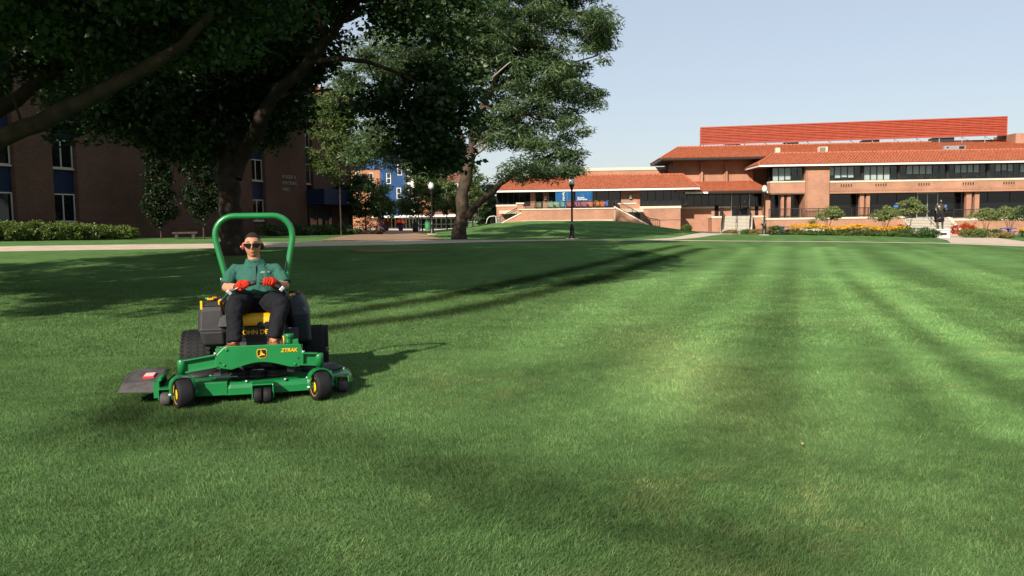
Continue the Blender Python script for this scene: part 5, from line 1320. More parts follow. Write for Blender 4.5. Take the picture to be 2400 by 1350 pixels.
# ---- fallen leaves on the near lawn
M['dry_leaf'] = mat('dry_tan_leaf', (.42, .26, .1), .8, .2)
def fallen(px, py, label, s=.06):
    p = atg(px, py); r = RNG.random() * 6
    me = bpy.data.meshes.new('fallen_leaf')
    vs = [(0, -s, .0), (s * .7, 0, .014), (0, s, .004), (-s * .7, 0, .016), (0, 0, .002)]
    me.from_pydata(vs, [], [(0, 1, 4), (1, 2, 4), (2, 3, 4), (3, 0, 4)]); me.materials.append(M['dry_leaf'])
    o = link('fallen_leaf', me); o.location = (p.x, p.y, p.z + .032); o.rotation_euler = (0.1, .15, r); tag(o, label, 'leaf', 'fallen leaves on the lawn')
fallen(1624, 843, 'dry tan leaf lying on the pale mown stripe right of the mower', .035); fallen(1878, 1052, 'dry orange leaf on the darker grass below the right middle', .022)
fallen(925, 825, 'dry pale leaf on the grass right behind the mower', .035)

# ================================================================== the lawn mower
PAINT = M['green_paint'] = mat('mower_green_paint', (.008, .17, .045), .33, .5, noise=(3, .1), coat=.3)
YEL = M['yellow_paint'] = mat('mower_yellow', (.78, .42, .005), .45, .4, noise=(4, .08))
BLK = M['black_plastic'] = mat('black_textured_plastic', (.022, .0225, .025), .55, .35, noise=(8, .18), bump=(90, .15))
BLU = M['pod_plastic'] = mat('blue_black_plastic', (.022, .03, .042), .5, .35, noise=(6, .2))
GRY = M['flap_rubber'] = mat('grey_rubber_flap', (.06, .056, .058), .7, .25, noise=(7, .35), bump=(30, .3))
TYR = M['tyre'] = mat('tyre_rubber', (.009, .009, .01), .75, .25, noise=(9, .3))
MW = empty('riding_mower', (-2.417, 7.581, gz(-2.417, 7.581)), math.atan2(.2208, .9753))
tag(MW, 'green and yellow riding mower with roll bar and wide front deck', 'riding mower')
def mb(name, m, fn, parent=MW, bevel=.006, **k):
    b = MB(); fn(b); return b.build(name, m, parent, bevel=bevel, fix=True, **k)
# roll bar
path = [(-.215, .98, .55), (-.3, 1.02, 1.15), (-.385, 1.05, 1.5)]
for a in np.linspace(math.pi, math.pi / 2, 7): path.append((-.195 + .19 * math.cos(a), 1.05, 1.555 + .19 * math.sin(a)))
for a in np.linspace(math.pi / 2, 0, 7): path.append((.185 + .19 * math.cos(a), 1.05, 1.555 + .19 * math.sin(a)))
path += [(.375, 1.05, 1.5), (.31, 1.02, 1.15), (.235, .98, .55)]
mb('roll_bar', PAINT, lambda b: b.tube(path, .031, 14), bevel=0)
mb('hinge_knob', M['steel'], lambda b: b.tube([(-.335, 1.0, 1.1), (-.27, 1.0, 1.1)], .012, 8).tube([(-.345, 1.0, 1.1), (-.335, 1.0, 1.1)], .022, 8), bevel=0)
# tyres and rims
def wheel(name, c, rad, w, rimr, ang=0.0, tread=True, n=40, rimm=YEL):
    r = empty(name, c, ang, MW)
    pr = [(rimr, -w * .42), (rad * .8, -w * .5), (rad * .93, -w * .47), (rad * .99, -w * .33), (rad, 0), (rad * .99, w * .33), (rad * .93, w * .47), (rad * .8, w * .5), (rimr, w * .42)]
    t = MB().lathe(pr, axis='X', n=n).build('tyre', TYR, r)
    if tread:
        b = MB()
        for i in range(40):
            a = 2 * math.pi * i / 40
            for j in range(5):
                x = (-.4 + .2 * j) * w; aa = a + (.05 if j % 2 else -.05) + .03 * abs(j - 2)
                Rm = Matrix.Rotation(aa, 3, 'X')
                b.cbox(Rm @ V3((x, 0, rad * (.997 if abs(j - 2) < 2 else .972))), (w * .17, rad * .11, rad * .022), Rm @ Matrix.Rotation(.5 if j < 2 else (-.5 if j > 2 else 0), 3, 'Z'))
        q = b.build('tread', TYR, r, kind='stuff')
    d = MB().lathe([(.02, -w * .47), (rimr * .45, -w * .46), (rimr * .7, -w * .36), (rimr * .95, -w * .4), (rimr * 1.04, -w * .44), (rimr * 1.04, w * .44), (rimr * .9, w * .3), (rimr * .5, w * .34), (.02, w * .36)], axis='X', n=24).build('rim', rimm, r)
    return r
wheel('rear_wheel', (-.615, 1.2, .285), .285, .3, .15); wheel('rear_wheel', (.56, 1.2, .285), .285, .3, .15)
ca = R(22)
for x0 in (-.594, .618):
    wheel('caster_wheel', (x0, .0, .138), .138, .145, .088, ca, tread=False, n=32)
    f = empty('caster_fork', (x0, 0, 0), ca, MW)
    arch = [(-.105, 0, .125), (-.108, 0, .2)] + [(.108 * math.cos(a), 0, .215 + .09 * math.sin(a)) for a in np.linspace(math.pi, 0, 9)] + [(.108, 0, .2), (.105, 0, .125)]
    b = MB()
    V_ = []
    for p in arch: V_.append([(p[0], -.035, p[2]), (p[0], .035, p[2])])
    for i in range(len(arch) - 1):
        (a0, a1), (c0, c1) = V_[i], V_[i + 1]
        b.add([a0, a1, c1, c0], [(0, 1, 2, 3)])
    y_ = b.build('yoke', PAINT, f); s_ = y_.modifiers.new('thick', 'SOLIDIFY'); s_.thickness = .012; s_.offset = 0
    MB().lathe([(.034, .305), (.034, .33), (.037, .33), (.037, .44), (.033, .445), (.03, .447)], n=18).build('post', PAINT, f)
    MB().tube([(-.125, 0, .138), (.125, 0, .138)], .012, 8).build('axle', M['steel'], f)
# front crossmember with the arch
arch_ = [(.36 - (.36 + .17) * t, .335 + .057 * math.sin(math.pi * t) ** 1.2) for t in np.linspace(0, 1, 13)]
poly = [(-.235, .535), (-.3, .47), (-.315, .372), (-.26, .352)] + arch_[::-1] + [(.43, .335), (.475, .352), (.48, .45), (.455, .54), (.4, .548), (-.2, .553)]
mb('front_plate', PAINT, lambda b: b.prism(poly, 1, -.03, -.012))
mb('front_beam', PAINT, lambda b: b.box(-.3, .47, -.01, .07, .40, .53).box(-.26, .44, -.012, .035, .531, .545), bevel=.004)
# caster arms: channels with a recess
def arm(b, x0, z0, x1, z1):
    d = V3((x1 - x0, 0, z1 - z0)); L_ = d.length; a = math.atan2(z1 - z0, x1 - x0); Rm = Matrix.Rotation(-a, 3, 'Y'); c = V3(((x0 + x1) / 2, .01, (z0 + z1) / 2))
    b.cbox(c, (L_, .012, .105), Rm); b.cbox(c + Rm @ V3((0, -.024, .053)), (L_, .055, .012), Rm); b.cbox(c + Rm @ V3((0, -.024, -.053)), (L_, .055, .012), Rm)
mb('caster_arm', PAINT, lambda b: arm(b, -.57, .385, -.29, .425), bevel=.002); mb('caster_arm', PAINT, lambda b: arm(b, .46, .405, .6, .395), bevel=.002)
for x, z in ((-.262, .405), (.43, .415)): mb('bolt', M['black_plastic'], lambda b: b.tube([(x, -.035, z), (x, -.0295, z)], .009, 8), bevel=0)
for x, z in ((-.3, .48), (.475, .46)): mb('bolt', M['steel'], lambda b: b.tube([(x, -.02, z), (x, -.02, z + .02)], .016, 6), bevel=0)
mb('hydraulic_cap', PAINT, lambda b: b.lathe([(.032, .545), (.032, .59), (.038, .595), (.038, .6), (.046, .602), (.046, .625), (.04, .632)], (.345, .08, 0), n=18).box(.36, .43, .07, .12, .5, .58))
text('lettering', 'ZTRAK', .046, (.275, -.0335, .478), (R(90), 0, 0), YEL, MW, .0015, shear=.25, bold=.0012)
em = empty('emblem', (.107, -.0335, .472), 0, MW)
def shield(w, h): return [(-w, h * .55), (-w * .8, h), (w * .8, h), (w, h * .55), (w * .92, -h * .6), (w * .5, -h), (-w * .5, -h), (-w * .92, -h * .6)]
mb('border', YEL, lambda b: b.prism(shield(.046, .042), 1, -.002, .003), em, 0); mb('field', M['black_paint'], lambda b: b.prism(shield(.041, .037), 1, -.004, -.0021), em, 0)
deer = [(-.03, -.018), (-.012, -.008), (-.018, .01), (-.004, .012), (-.014, .028), (-.006, .032), (.002, .014), (.008, .002), (.022, -.004), (.03, -.02), (.022, -.014), (.01, -.014), (-.004, -.014), (-.016, -.02), (-.034, -.024)]
mb('figure', YEL, lambda b: b.prism(deer, 1, -.0055, -.0041), em, 0)
# mowing deck
plan = [(-.86, .42), (-.84, .3), (-.72, .2), (-.5, .12), (-.2, .09), (.2, .09), (.5, .12), (.7, .2), (.86, .34), (.93, .5), (.92, .72), (.82, .9), (.66, .98), (-.6, 1.0), (-.84, .92)]
def inset(pl, s, cx=.03, cy=.52): return [(cx + (x - cx) * s, cy + (y - cy) * s) for x, y in pl]
dk = MB(); n = len(plan)
lv = [(plan, .078), (plan, .14), (inset(plan, .965), .172), (inset(plan, .93), .19), (inset(plan, .6), .196)]
dk.rings([[(x, y, z) for x, y in pl] for pl, z in lv], smooth=False)
deck = dk.build('mower_deck', PAINT, MW, bevel=.006, fix=True)
mb('skirt_lip', PAINT, lambda b: b.rings([[(x, y, z) for x, y in pl] for pl, z in ((inset(plan, 1.012), .08), (inset(plan, 1.012), .09), (inset(plan, .99), .0915), (inset(plan, .99), .08))], cap=False, smooth=False), deck, 0)
mb('baffle_plate', PAINT, lambda b: b.box(-.52, -.22, .085, .094, .082, .2).box(-.52, -.22, .09, .2, .196, .206), deck, .003)
mb('belt_cover', M['black_plastic'], lambda b: b.lathe([(.21, .19), (.2, .225), (.16, .24), (.05, .245)], (.62, .6, 0), n=24).lathe([(.21, .19), (.2, .225), (.16, .24)], (-.55, .62, 0), n=24).box(-.5, .6, .5, .7, .197, .225), deck, 0)
for x in (-.12, .03, .2): mb('spindle', M['black_plastic'], lambda b: b.lathe([(.1, .197), (.1, .225), (.085, .23), (.085, .245), (.1, .25), (.1, .262), (.03, .263), (.03, .3), (.012, .31)], (x, .34, 0), n=20), deck, 0)
for x, z, l in ((-.4, .235, .14), (-.34, .215, .2), (-.02, .27, .12)): mb('lift_rod', M['steel'], lambda b: b.tube([(x, .3, z), (x + l, .24, z + .01)], .008, 6), deck, 0)
mb('decal', mat('warning_decal', (.62, .5, .48), .5), lambda b: b.box(.02, .16, .0975, .101, .165, .184), deck, 0)
mb('decal_print', mat('red_print', (.5, .03, .02), .5), lambda b: b.box(.02, .05, .0955, .0972, .165, .184), deck, 0)
tx = text('lettering', '7', .09, (.79, .26, .112), (R(90), 0, R(36)), mat('orange_yellow_print', (.8, .3, .01), .4), deck, .002, shear=.3, bold=.003)
tx2 = text('lettering', 'IRON', .038, (.835, .293, .13), (R(90), 0, R(36)), bpy.data.materials['orange_yellow_print'], deck, .002, shear=.3, bold=.001)
mb('deck_slot', M['black_paint'], lambda b: b.cbox((.8, .62, .193), (.16, .03, .012), Matrix.Rotation(R(-20), 3, 'Z')), deck, 0)
# anti-scalp rollers
ro = mb('roller_bracket', PAINT, lambda b: b.box(.005, .017, -.06, .085, .06, .19).box(.19, .202, -.06, .085, .06, .19).box(.005, .202, -.055, .085, .182, .194), MW, .003)
for x in (.06, .145): mb('roller', M['tyre'], lambda b: b.lathe([(.06, -.036), (.068, -.03), (.068, .03), (.06, .036)], (x, -.03, .085), axis='X', n=20), ro, 0)
for x, y in ((-.76, .12), (.83, .28)):
    rb = mb('roller_bracket', PAINT, lambda b: b.box(x - .062, x - .052, y - .05, y + .1, .07, .17).box(x + .052, x + .062, y - .05, y + .1, .07, .17).box(x - .062, x + .062, y - .05, y + .1, .165, .175), MW, .002)
    mb('roller', GRY, lambda b: b.lathe([(.055, -.045), (.062, -.03), (.062, .03), (.055, .045)], (x, y - .01, .075), axis='X', n=18), rb, 0)
# discharge chute flap
ch = MB()
top = [(-.84, .22, .235), (-.84, .66, .262), (-.9, .74, .268), (-1.1, .7, .27), (-1.17, .5, .25), (-1.16, .28, .2)]
bot = [(-.87, .16, .125), (-.84, .66, .11), (-.9, .76, .11), (-1.14, .72, .11), (-1.21, .5, .12), (-1.2, .2, .135)]
ch.frustum(bot, top)
flap = ch.build('discharge_chute', GRY, MW, bevel=.012, fix=True)
mb('hinge', PAINT, lambda b: b.tube([(-.83, .2, .235), (-.83, .7, .235)], .02, 8).box(-.87, -.82, .14, .2, .08, .23), flap, 0)
fy = lambda y: .2435 + .0625 * (y - .42)
def dbox(b, x0, x1, y0, y1, h): b.add([(x0, y0, fy(y0) + h), (x1, y0, fy(y0) + h), (x1, y1, fy(y1) + h), (x0, y1, fy(y1) + h)] + [(x0, y0, fy(y0) - .01), (x1, y0, fy(y0) - .01), (x1, y1, fy(y1) - .01), (x0, y1, fy(y1) - .01)], [(0, 1, 2, 3), (0, 4, 5, 1), (1, 5, 6, 2), (2, 6, 7, 3), (3, 7, 4, 0)])
mb('decal_border', bpy.data.materials['red_print'], lambda b: dbox(b, -1.0, -.9, .34, .5, .012), flap, 0)
mb('decal', bpy.data.materials['warning_decal'], lambda b: (dbox(b, -.992, -.908, .352, .40, .014), dbox(b, -.992, -.908, .41, .488, .014)), flap, 0)
# chassis, foot platform, seat
mb('chassis', M['black_paint'], lambda b: b.box(-.27, -.2, .05, 1.5, .27, .36).box(.32, .39, .05, 1.5, .27, .36).box(-.26, .38, .35, 1.5, .28, .44).box(-.46, -.27, 1.1, 1.3, .24, .33).box(.39, .42, 1.1, 1.3, .24, .33), bevel=.004)
mb('foot_platform', M['black_plastic'], lambda b: b.box(-.25, .42, .072, .40, .435, .452).add([(-.25, .40, .44), (.42, .40, .44), (.42, .5, .64), (-.25, .5, .64), (-.25, .42, .44), (.42, .42, .44), (.42, .52, .64), (-.25, .52, .64)], [(0, 1, 2, 3), (7, 6, 5, 4), (0, 3, 7, 4), (1, 5, 6, 2), (3, 2, 6, 7), (0, 4, 5, 1)]), bevel=.004)
sb = mb('seat_base', M['black_paint'], lambda b: b.box(-.2, .3, .44, .98, .43, .665).box(-.16, .26, .425, .44, .575, .585), bevel=.01)
text('lettering', 'JOHN DEERE', .062, (-.115, .434, .595), (R(90), 0, 0), YEL, sb, .0015, bold=.001)
def cushion(b):
    r_ = []
    for y, w, z0, z1 in ((.43, .17, .69, .72), (.44, .2, .675, .76), (.5, .215, .67, .79), (.7, .22, .67, .78), (.92, .22, .67, .79)):
        r_.append([(.055 + w * sx * f, y, z) for sx, f, z in ((-1, .98, z0), (1, .98, z0), (1, 1, z0 + .03), (1, .97, z1 - .02), (.6, 1, z1), (-.6, 1, z1), (-1, .97, z1 - .02), (-1, 1, z0 + .03))])
    b.rings(r_)
seat = mb('seat', YEL, cushion, bevel=.008)
mb('seat_dial', M['black_paint'], lambda b: b.tube([(.07, .445, .685), (.07, .42, .683)], .032, 14).tube([(.13, .445, .688), (.13, .42, .686)], .03, 14).tube([(.07, .42, .683), (.07, .414, .683)], .015, 12), seat, .003)
def back(b):
    r_ = []
    for z, w, y, t in ((.76, .2, .93, .1), (.9, .225, .95, .12), (1.05, .22, .98, .1), (1.15, .17, 1.0, .07)): r_.append([(.05 - w, y - t * .2, z), (.05 - w * .6, y - t / 2, z), (.05 + w * .6, y - t / 2, z), (.05 + w, y - t * .2, z), (.05 + w, y + t / 2, z), (.05 - w, y + t / 2, z)])
    b.rings(r_)
mb('backrest', M['black_plastic'], back, bevel=.01)
mb('engine', M['black_paint'], lambda b: b.box(-.26, .34, 1.2, 1.75, .45, .82).lathe([(.2, .82), (.19, .88), (.12, .9)], (.05, 1.48, 0), n=20), bevel=.02)
# side pods (tanks) with the console
def podring(cx, w, y0, y1, z, r=.25):
    pts = [(cx - w, y0 + r * .12), (cx - w * .75, y0), (cx + w * .75, y0), (cx + w, y0 + r * .12), (cx + w, y1), (cx - w, y1)]
    return [(x, y, z) for x, y in pts]
pod = MB().rings([podring(-.395, .1, .8, 1.2, .44), podring(-.4, .115, .73, 1.25, .47), podring(-.41, .125, .70, 1.28, .6), podring(-.425, .135, .76, 1.3, .612), podring(-.42, .13, .78, 1.32, .8), podring(-.41, .12, .8, 1.32, .84), podring(-.4, .1, .83, 1.3, .87)], smooth=False).build('side_pod', BLK, MW, bevel=.016, fix=True)
mb('vent_scoop', BLK, lambda b: b.frustum([(-.36, .74, .64), (-.26, .74, .64), (-.26, .82, .64), (-.36, .82, .64)], [(-.33, .79, .78), (-.26, .79, .78), (-.26, .86, .78), (-.33, .86, .78)]), pod, .008)
con = mb('console', M['black_plastic'], lambda b: b.frustum([(-.5, .79, .85), (-.28, .79, .85), (-.28, 1.1, .87), (-.5, 1.1, .87)], [(-.47, .84, .89), (-.29, .84, .89), (-.29, 1.06, .925), (-.47, 1.06, .925)]), pod, .01)
mb('throttle_lever', YEL, lambda b: b.cbox((-.435, .86, .915), (.06, .05, .02), Matrix.Rotation(.2, 3, 'Z')).cbox((-.44, .87, .9), (.015, .015, .04)), pod, .006)
mb('choke_lever', mat('orange_plastic', (.7, .22, .01), .5), lambda b: b.cbox((-.4, .9, .925), (.045, .025, .018), Matrix.Rotation(.3, 3, 'Z')), pod, .005)
mb('blade_knob', YEL, lambda b: b.tube([(-.325, .8, .865), (-.325, .79, .905)], .03, 14).tube([(-.325, .79, .905), (-.325, .787, .915)], .018, 12), pod, .004)
mb('decal', YEL, lambda b: b.cbox((-.515, .80, .862), (.02, .02, .085)), pod, 0); mb('green_button', mat('bright_green_plastic', (.02, .35, .05), .5), lambda b: b.cbox((-.47, .9, .92), (.04, .02, .015)), pod, .004)
pod2 = MB().rings([podring(.455, .075, .8, 1.15, .44), podring(.455, .085, .76, 1.2, .47), podring(.44, .09, .74, 1.25, .6), podring(.43, .095, .72, 1.3, .74), podring(.40, .09, .74, 1.32, .86), podring(.375, .07, .78, 1.32, .93)], smooth=False).build('side_pod', BLU, MW, bevel=.02, fix=True)
mb('fuel_cap', M['black_paint'], lambda b: b.lathe([(.05, .93), (.05, .95), (.04, .965)], (.38, .95, 0), n=16), pod2, .002)
mb('decal', YEL, lambda b: b.cbox((.37, .772, .945), (.05, .012, .02)), pod2, 0)
LEV = mat('satin_black_steel', (.06, .06, .065), .28, .6, metal=.5)
# steering levers (lap bars)
for s_, x0 in ((-1, -.285), (1, .345)):
    e = (x0, .62, .86)
    if s_ < 0: pts_ = [(x0, .62, .78), (x0 - .01, .5, .91), (x0 + .08, .43, 1.01), (x0 + .19, .428, 1.062), (.04, .42, 1.1)]
    else: pts_ = [(x0, .62, .78), (x0 + .01, .5, .93), (x0 - .06, .43, 1.03), (x0 - .155, .428, 1.082), (.075, .42, 1.102)]
    lv_ = mb('steering_lever', LEV, lambda b: b.tube(pts_, .015, 10), MW, 0)
    mb('grip', M['black_plastic'], lambda b: b.tube([pts_[-2], pts_[-1]], [.021, .023], 12), lv_, .003)
    mb('bracket', M['steel'], lambda b: b.cbox((pts_[2][0], pts_[2][1] - .015, pts_[2][2]), (.05, .012, .03), Matrix.Rotation(-s_ * .8, 3, 'Y')), lv_, .002)
mb('armrest', M['black_plastic'], lambda b: b.box(-.255, -.2, .62, .9, .9, .94).box(.29, .345, .62, .9, .9, .94), bevel=.012)

for x, y, z in ((-.5, .13, .2), (-.05, .115, .2), (.3, .115, .2), (.5, .14, .2), (-.7, .3, .2), (.72, .4, .2), (.85, .55, .2), (-.75, .8, .2)):
    mb('bolt', M['steel'], lambda b: b.lathe([(.014, z - .012), (.014, z + .004), (.006, z + .006)], (x, y, 0), n=8), MW, 0)
for x, z in ((-.2, .52), (-.225, .38), (.4, .36)): mb('bolt', PAINT, lambda b: b.lathe([(.012, -.0385), (.012, -.0305), (.004, -.0302)], (x, 0, z), axis='Y', n=8), MW, 0)
mb('hydraulic_hose', M['black_paint'], lambda b: b.tube([(-.3, .9, .33), (-.36, .8, .3), (-.34, .6, .27), (-.3, .45, .3)], .014, 8), MW, 0)
mb('hydraulic_hose', M['black_paint'], lambda b: b.tube([(.34, .9, .36), (.42, .75, .31), (.4, .55, .28), (.36, .4, .32)], .014, 8), MW, 0)
mb('wheel_motor', M['steel'], lambda b: b.lathe([(.05, 0), (.07, .02), (.07, .07), (.04, .09)], (-.44, 1.2, .285), axis='X', n=16), MW, 0)
mb('lift_spring', M['steel'], lambda b: b.tube([(-.36 + .012 * math.cos(t), .55 + .1 * t / 30, .33 + .012 * math.sin(t)) for t in np.linspace(0, 30, 60)], .004, 5), MW, 0)
mb('height_pin', YEL, lambda b: b.tube([(.3, .1, .54), (.3, .1, .6)], .008, 6).tube([(.29, .1, .6), (.31, .1, .6)], .012, 6), MW, 0)

# clippings lying on the deck and the flap hinge
nC = 420
cx_, cy_ = RNG.uniform(-.75, .82, nC), RNG.uniform(.16, .95, nC)
ok = ((np.abs(cx_) < .7) | ((cy_ > .35) & (cy_ < .85))) & ~((np.hypot(cx_ - .62, cy_ - .6) < .23) | (np.hypot(cx_ + .55, cy_ - .62) < .23))
cx_, cy_ = cx_[ok], cy_[ok]; nC = len(cx_); a_ = RNG.random(nC) * 6.3; l_ = RNG.uniform(.008, .022, nC)
cz_ = .199 + RNG.random(nC) * .004
Vc = np.stack([np.stack([cx_, cy_, cz_], -1), np.stack([cx_ + np.cos(a_) * l_, cy_ + np.sin(a_) * l_, cz_ + .002], -1), np.stack([cx_ + np.cos(a_ + .5) * l_ * .6, cy_ + np.sin(a_ + .5) * l_ * .6, cz_ + .003], -1)], 1).reshape(-1, 3)
o = np_mesh('clippings', Vc, np.arange(3 * nC).reshape(-1, 3), mat('cut_grass', (.1, .17, .04), .9, .1), MW); o['kind'] = 'stuff'
# ================================================================== the driver
SKIN = M['skin'] = mat('tanned_skin', (.48, .22, .13), .55, .35, noise=(30, .06))
b_ = SKIN.node_tree.nodes['Principled BSDF']; b_.inputs['Subsurface Weight'].default_value = .12; b_.inputs['Subsurface Radius'].default_value = (.02, .008, .004); b_.inputs['Subsurface Scale'].default_value = .3
SHIRT = M['shirt'] = mat('heather_teal_polo', (.03, .105, .08), .9, .15, noise=(120, .22), bump=(25, .25))
TROU = M['trousers'] = mat('black_work_trousers', (.007, .0075, .011), .85, .2, noise=(20, .2), bump=(18, .4))
BOOT = M['boot'] = mat('orange_brown_suede', (.3, .1, .025), .9, .15, noise=(40, .25), bump=(120, .4))
GLOV = M['glove'] = mat('red_knit_glove', (.5, .03, .012), .85, .15, noise=(90, .25), bump=(160, .5))
HAIR = M['hair'] = mat('dark_short_hair', (.03, .02, .015), .8, .2, noise=(120, .3), bump=(220, .8))
PE = empty('person', (-2.417, 7.581, gz(-2.417, 7.581)), math.atan2(.2208, .9753))
tag(PE, 'man in teal polo, sunglasses, ear muffs and red gloves driving the mower', 'person')
def circ(c, rx, ry, n=20, axis='Z', rot=0.0, sq=1.0):
    out = []
    for j in range(n):
        t = 2 * math.pi * j / n
        ct, st_ = math.cos(t), math.sin(t)
        a = rx * math.copysign(abs(ct) ** sq, ct); b = ry * math.copysign(abs(st_) ** sq, st_)
        out.append(V3((c[0] + a, c[1] + b, c[2])))
    return out
def limb(b, pts, rad, n=14, sq=None): b.tube(pts, rad, n)
def remesh(o, vox, smooth=6, fac=.5):
    r_ = o.modifiers.new('remesh', 'REMESH'); r_.mode = 'VOXEL'; r_.voxel_size = vox; r_.use_smooth_shade = True
    s_ = o.modifiers.new('smooth', 'SMOOTH'); s_.factor = fac; s_.iterations = smooth
def wrinkles(o, scale, strength, name):
    t = bpy.data.textures.new(name, 'CLOUDS'); t.noise_scale = scale; t.noise_depth = 2
    d = o.modifiers.new('folds', 'DISPLACE'); d.texture = t; d.strength = strength; d.mid_level = .5; d.texture_coords = 'LOCAL'
# --- joints (mower coordinates: x right in the picture, y backwards, z up)
SHL, SHR = V3((-.185, .80, 1.2)), V3((.222, .80, 1.195))
ELL, ELR = V3((-.255, .665, 1.035)), V3((.302, .67, 1.04))
WRL, WRR = V3((-.125, .475, 1.05)), V3((.225, .475, 1.068))
HDL, HDR = V3((-.075, .425, 1.067)), V3((.175, .425, 1.086))
HIPL, HIPR = V3((-.085, .72, .885)), V3((.145, .72, .885))
KNL, KNR = V3((-.15, .29, .885)), V3((.27, .29, .88))
ANL, ANR = V3((-.155, .2, .53)), V3((.205, .22, .545))
HC = V3((.0, .765, 1.447))                       # head centre
# head: a sphere pushed into a face
def head_mesh(b):
    nu, nv = 36, 28
    vs, fs = [], []
    def g(x, z, cx, cz, sx, sz): return math.exp(-((x - cx) / sx) ** 2 - ((z - cz) / sz) ** 2)
    for i in range(nv + 1):
        ph = math.pi * i / nv
        for j in range(nu):
            th = 2 * math.pi * j / nu
            x, y, z = math.sin(ph) * math.cos(th), math.sin(ph) * math.sin(th), math.cos(ph)
            X_, Y_, Z_ = x * .079, y * .098, z * .124
            front = max(0, -y)
            jaw = 1 - .22 * max(0, -z - .1) ** 1.3                  # narrower towards the chin
            X_ *= jaw
            if z < 0: Y_ *= 1 - .1 * (-z)
            X_ *= 1 + .06 * max(0, z) * (1 - max(0, z))
            dy = 0
            if front > 0:
                dy -= .010 * g(x, z, 0, .22, .75, .16) * front        # brow
                dy += .012 * (g(x, z, -.36, .06, .2, .12) + g(x, z, .36, .06, .2, .12)) * front   # eye sockets
                dy -= .026 * g(x, z, 0, -.16, .13, .12) * front       # nose tip
                dy -= .013 * g(x, z, 0, .02, .1, .2) * front          # nose bridge
                dy -= .007 * (g(x, z, -.16, -.2, .08, .06) + g(x, z, .16, -.2, .08, .06)) * front
                dy -= .008 * (g(x, z, -.5, -.1, .2, .16) + g(x, z, .5, -.1, .2, .16)) * front    # cheeks
                dy -= .010 * g(x, z, 0, -.42, .26, .05) * front       # upper lip
                dy += .008 * g(x, z, 0, -.49, .28, .03) * front       # mouth line
                dy -= .009 * g(x, z, 0, -.56, .22, .05) * front       # lower lip
                dy += .006 * g(x, z, 0, -.66, .25, .05) * front
                dy -= .014 * g(x, z, 0, -.82, .3, .12) * front        # chin
            vs.append(HC + V3((X_, Y_ + dy, Z_)))
    for i in range(nv):
        for j in range(nu): fs.append((i * nu + j, i * nu + (j + 1) % nu, (i + 1) * nu + (j + 1) % nu, (i + 1) * nu + j)[::-1])
    b.add(vs, fs, True)
def hand(b, wr, hd, s, grip_dir, glove=True):
    """palm, four curled fingers and thumb closed round the lever at hd"""
    fw = (hd - wr).normalized()
    ax = grip_dir.normalized()                       # along the handle
    upv = ax.cross(fw).normalized()
    if upv.z < 0: upv = -upv
    c = hd - fw * .02 + upv * .018
    b.tube([wr - fw * .02, wr + fw * .01, c - fw * .01, c + fw * .025], [.03, .031, .038, .036], 12)
    for k in range(4):
        o = ax * (.033 - .022 * k) * s
        L_ = (.9, 1.0, .95, .8)[k]
        k0 = c + o + fw * .022 + upv * .012
        b.tube([k0 - fw * .03, k0, k0 + fw * .028 * L_ - upv * .006, k0 + fw * .03 * L_ - upv * .034 * L_, k0 + fw * .008 - upv * .05 * L_], [.0125, .0135, .012, .0115, .009], 8)
    t0 = c + ax * .03 * s - fw * .012
    b.tube([t0, t0 + ax * .02 * s + fw * .014 - upv * .012, t0 + ax * .018 * s + fw * .034 - upv * .03, t0 + ax * .008 * s + fw * .046 - upv * .042], [.016, .015, .013, .01], 8)
GL, GR = V3((.9, -.25, .35)), V3((-.9, -.25, .25))
# body: head, neck, torso, arms, hands and legs in one continuous skin
bd = MB()
head_mesh(bd)
bd.rings([circ((.012, .80, 1.22), .09, .075), circ((.01, .795, 1.28), .066, .066), circ((.005, .79, 1.33), .06, .062), circ((.0, .785, 1.38), .06, .065)])
bd.rings([circ((.03, .76, .82), .15, .11), circ((.03, .77, .95), .14, .1), circ((.02, .79, 1.1), .15, .1), circ((.015, .80, 1.22), .13, .08), circ((.012, .80, 1.27), .06, .06)])
for s_, sh, el, wr, hd, gd in ((-1, SHL, ELL, WRL, HDL, GL), (1, SHR, ELR, WRR, HDR, GR)):
    bd.tube([V3((.02, .8, 1.2)), sh, sh.lerp(el, .5), el, el.lerp(wr, .3), el.lerp(wr, .7), wr], [.05, .046, .046, .046, .05, .041, .032], 14)
    hand(bd, wr, hd, s_, gd)
for h, kn, an in ((HIPL, KNL, ANL), (HIPR, KNR, ANR)):
    bd.tube([h, h.lerp(kn, .5), kn, kn.lerp(an, .35), an, an + V3((0, -.02, -.05))], [.085, .075, .056, .055, .04, .04], 14)
for s_ in (-1, 1):                                   # ears
    bd.tube([HC + V3((s_ * .078, .01, -.03)), HC + V3((s_ * .086, .02, .0)), HC + V3((s_ * .084, .015, .03))], [.014, .02, .012], 8)
body = bd.build('body', SKIN, PE, fix=True); remesh(body, .0055, 2, .4)
# lips, eyebrows
MB().tube([HC + V3((x, -.1015 - .004 * math.cos(x * 60), -.0565 - .1 * abs(x))) for x in (-.024, -.012, 0, .012, .024)], [.002, .0038, .004, .0038, .002], 6).build('lips', mat('lip_skin', (.36, .13, .1), .5), body)
for s_ in (-1, 1): MB().tube([HC + V3((s_ * .016, -.1, .036)), HC + V3((s_ * .036, -.097, .041)), HC + V3((s_ * .055, -.082, .036))], [.003, .004, .002], 6).build('eyebrow', HAIR, body)
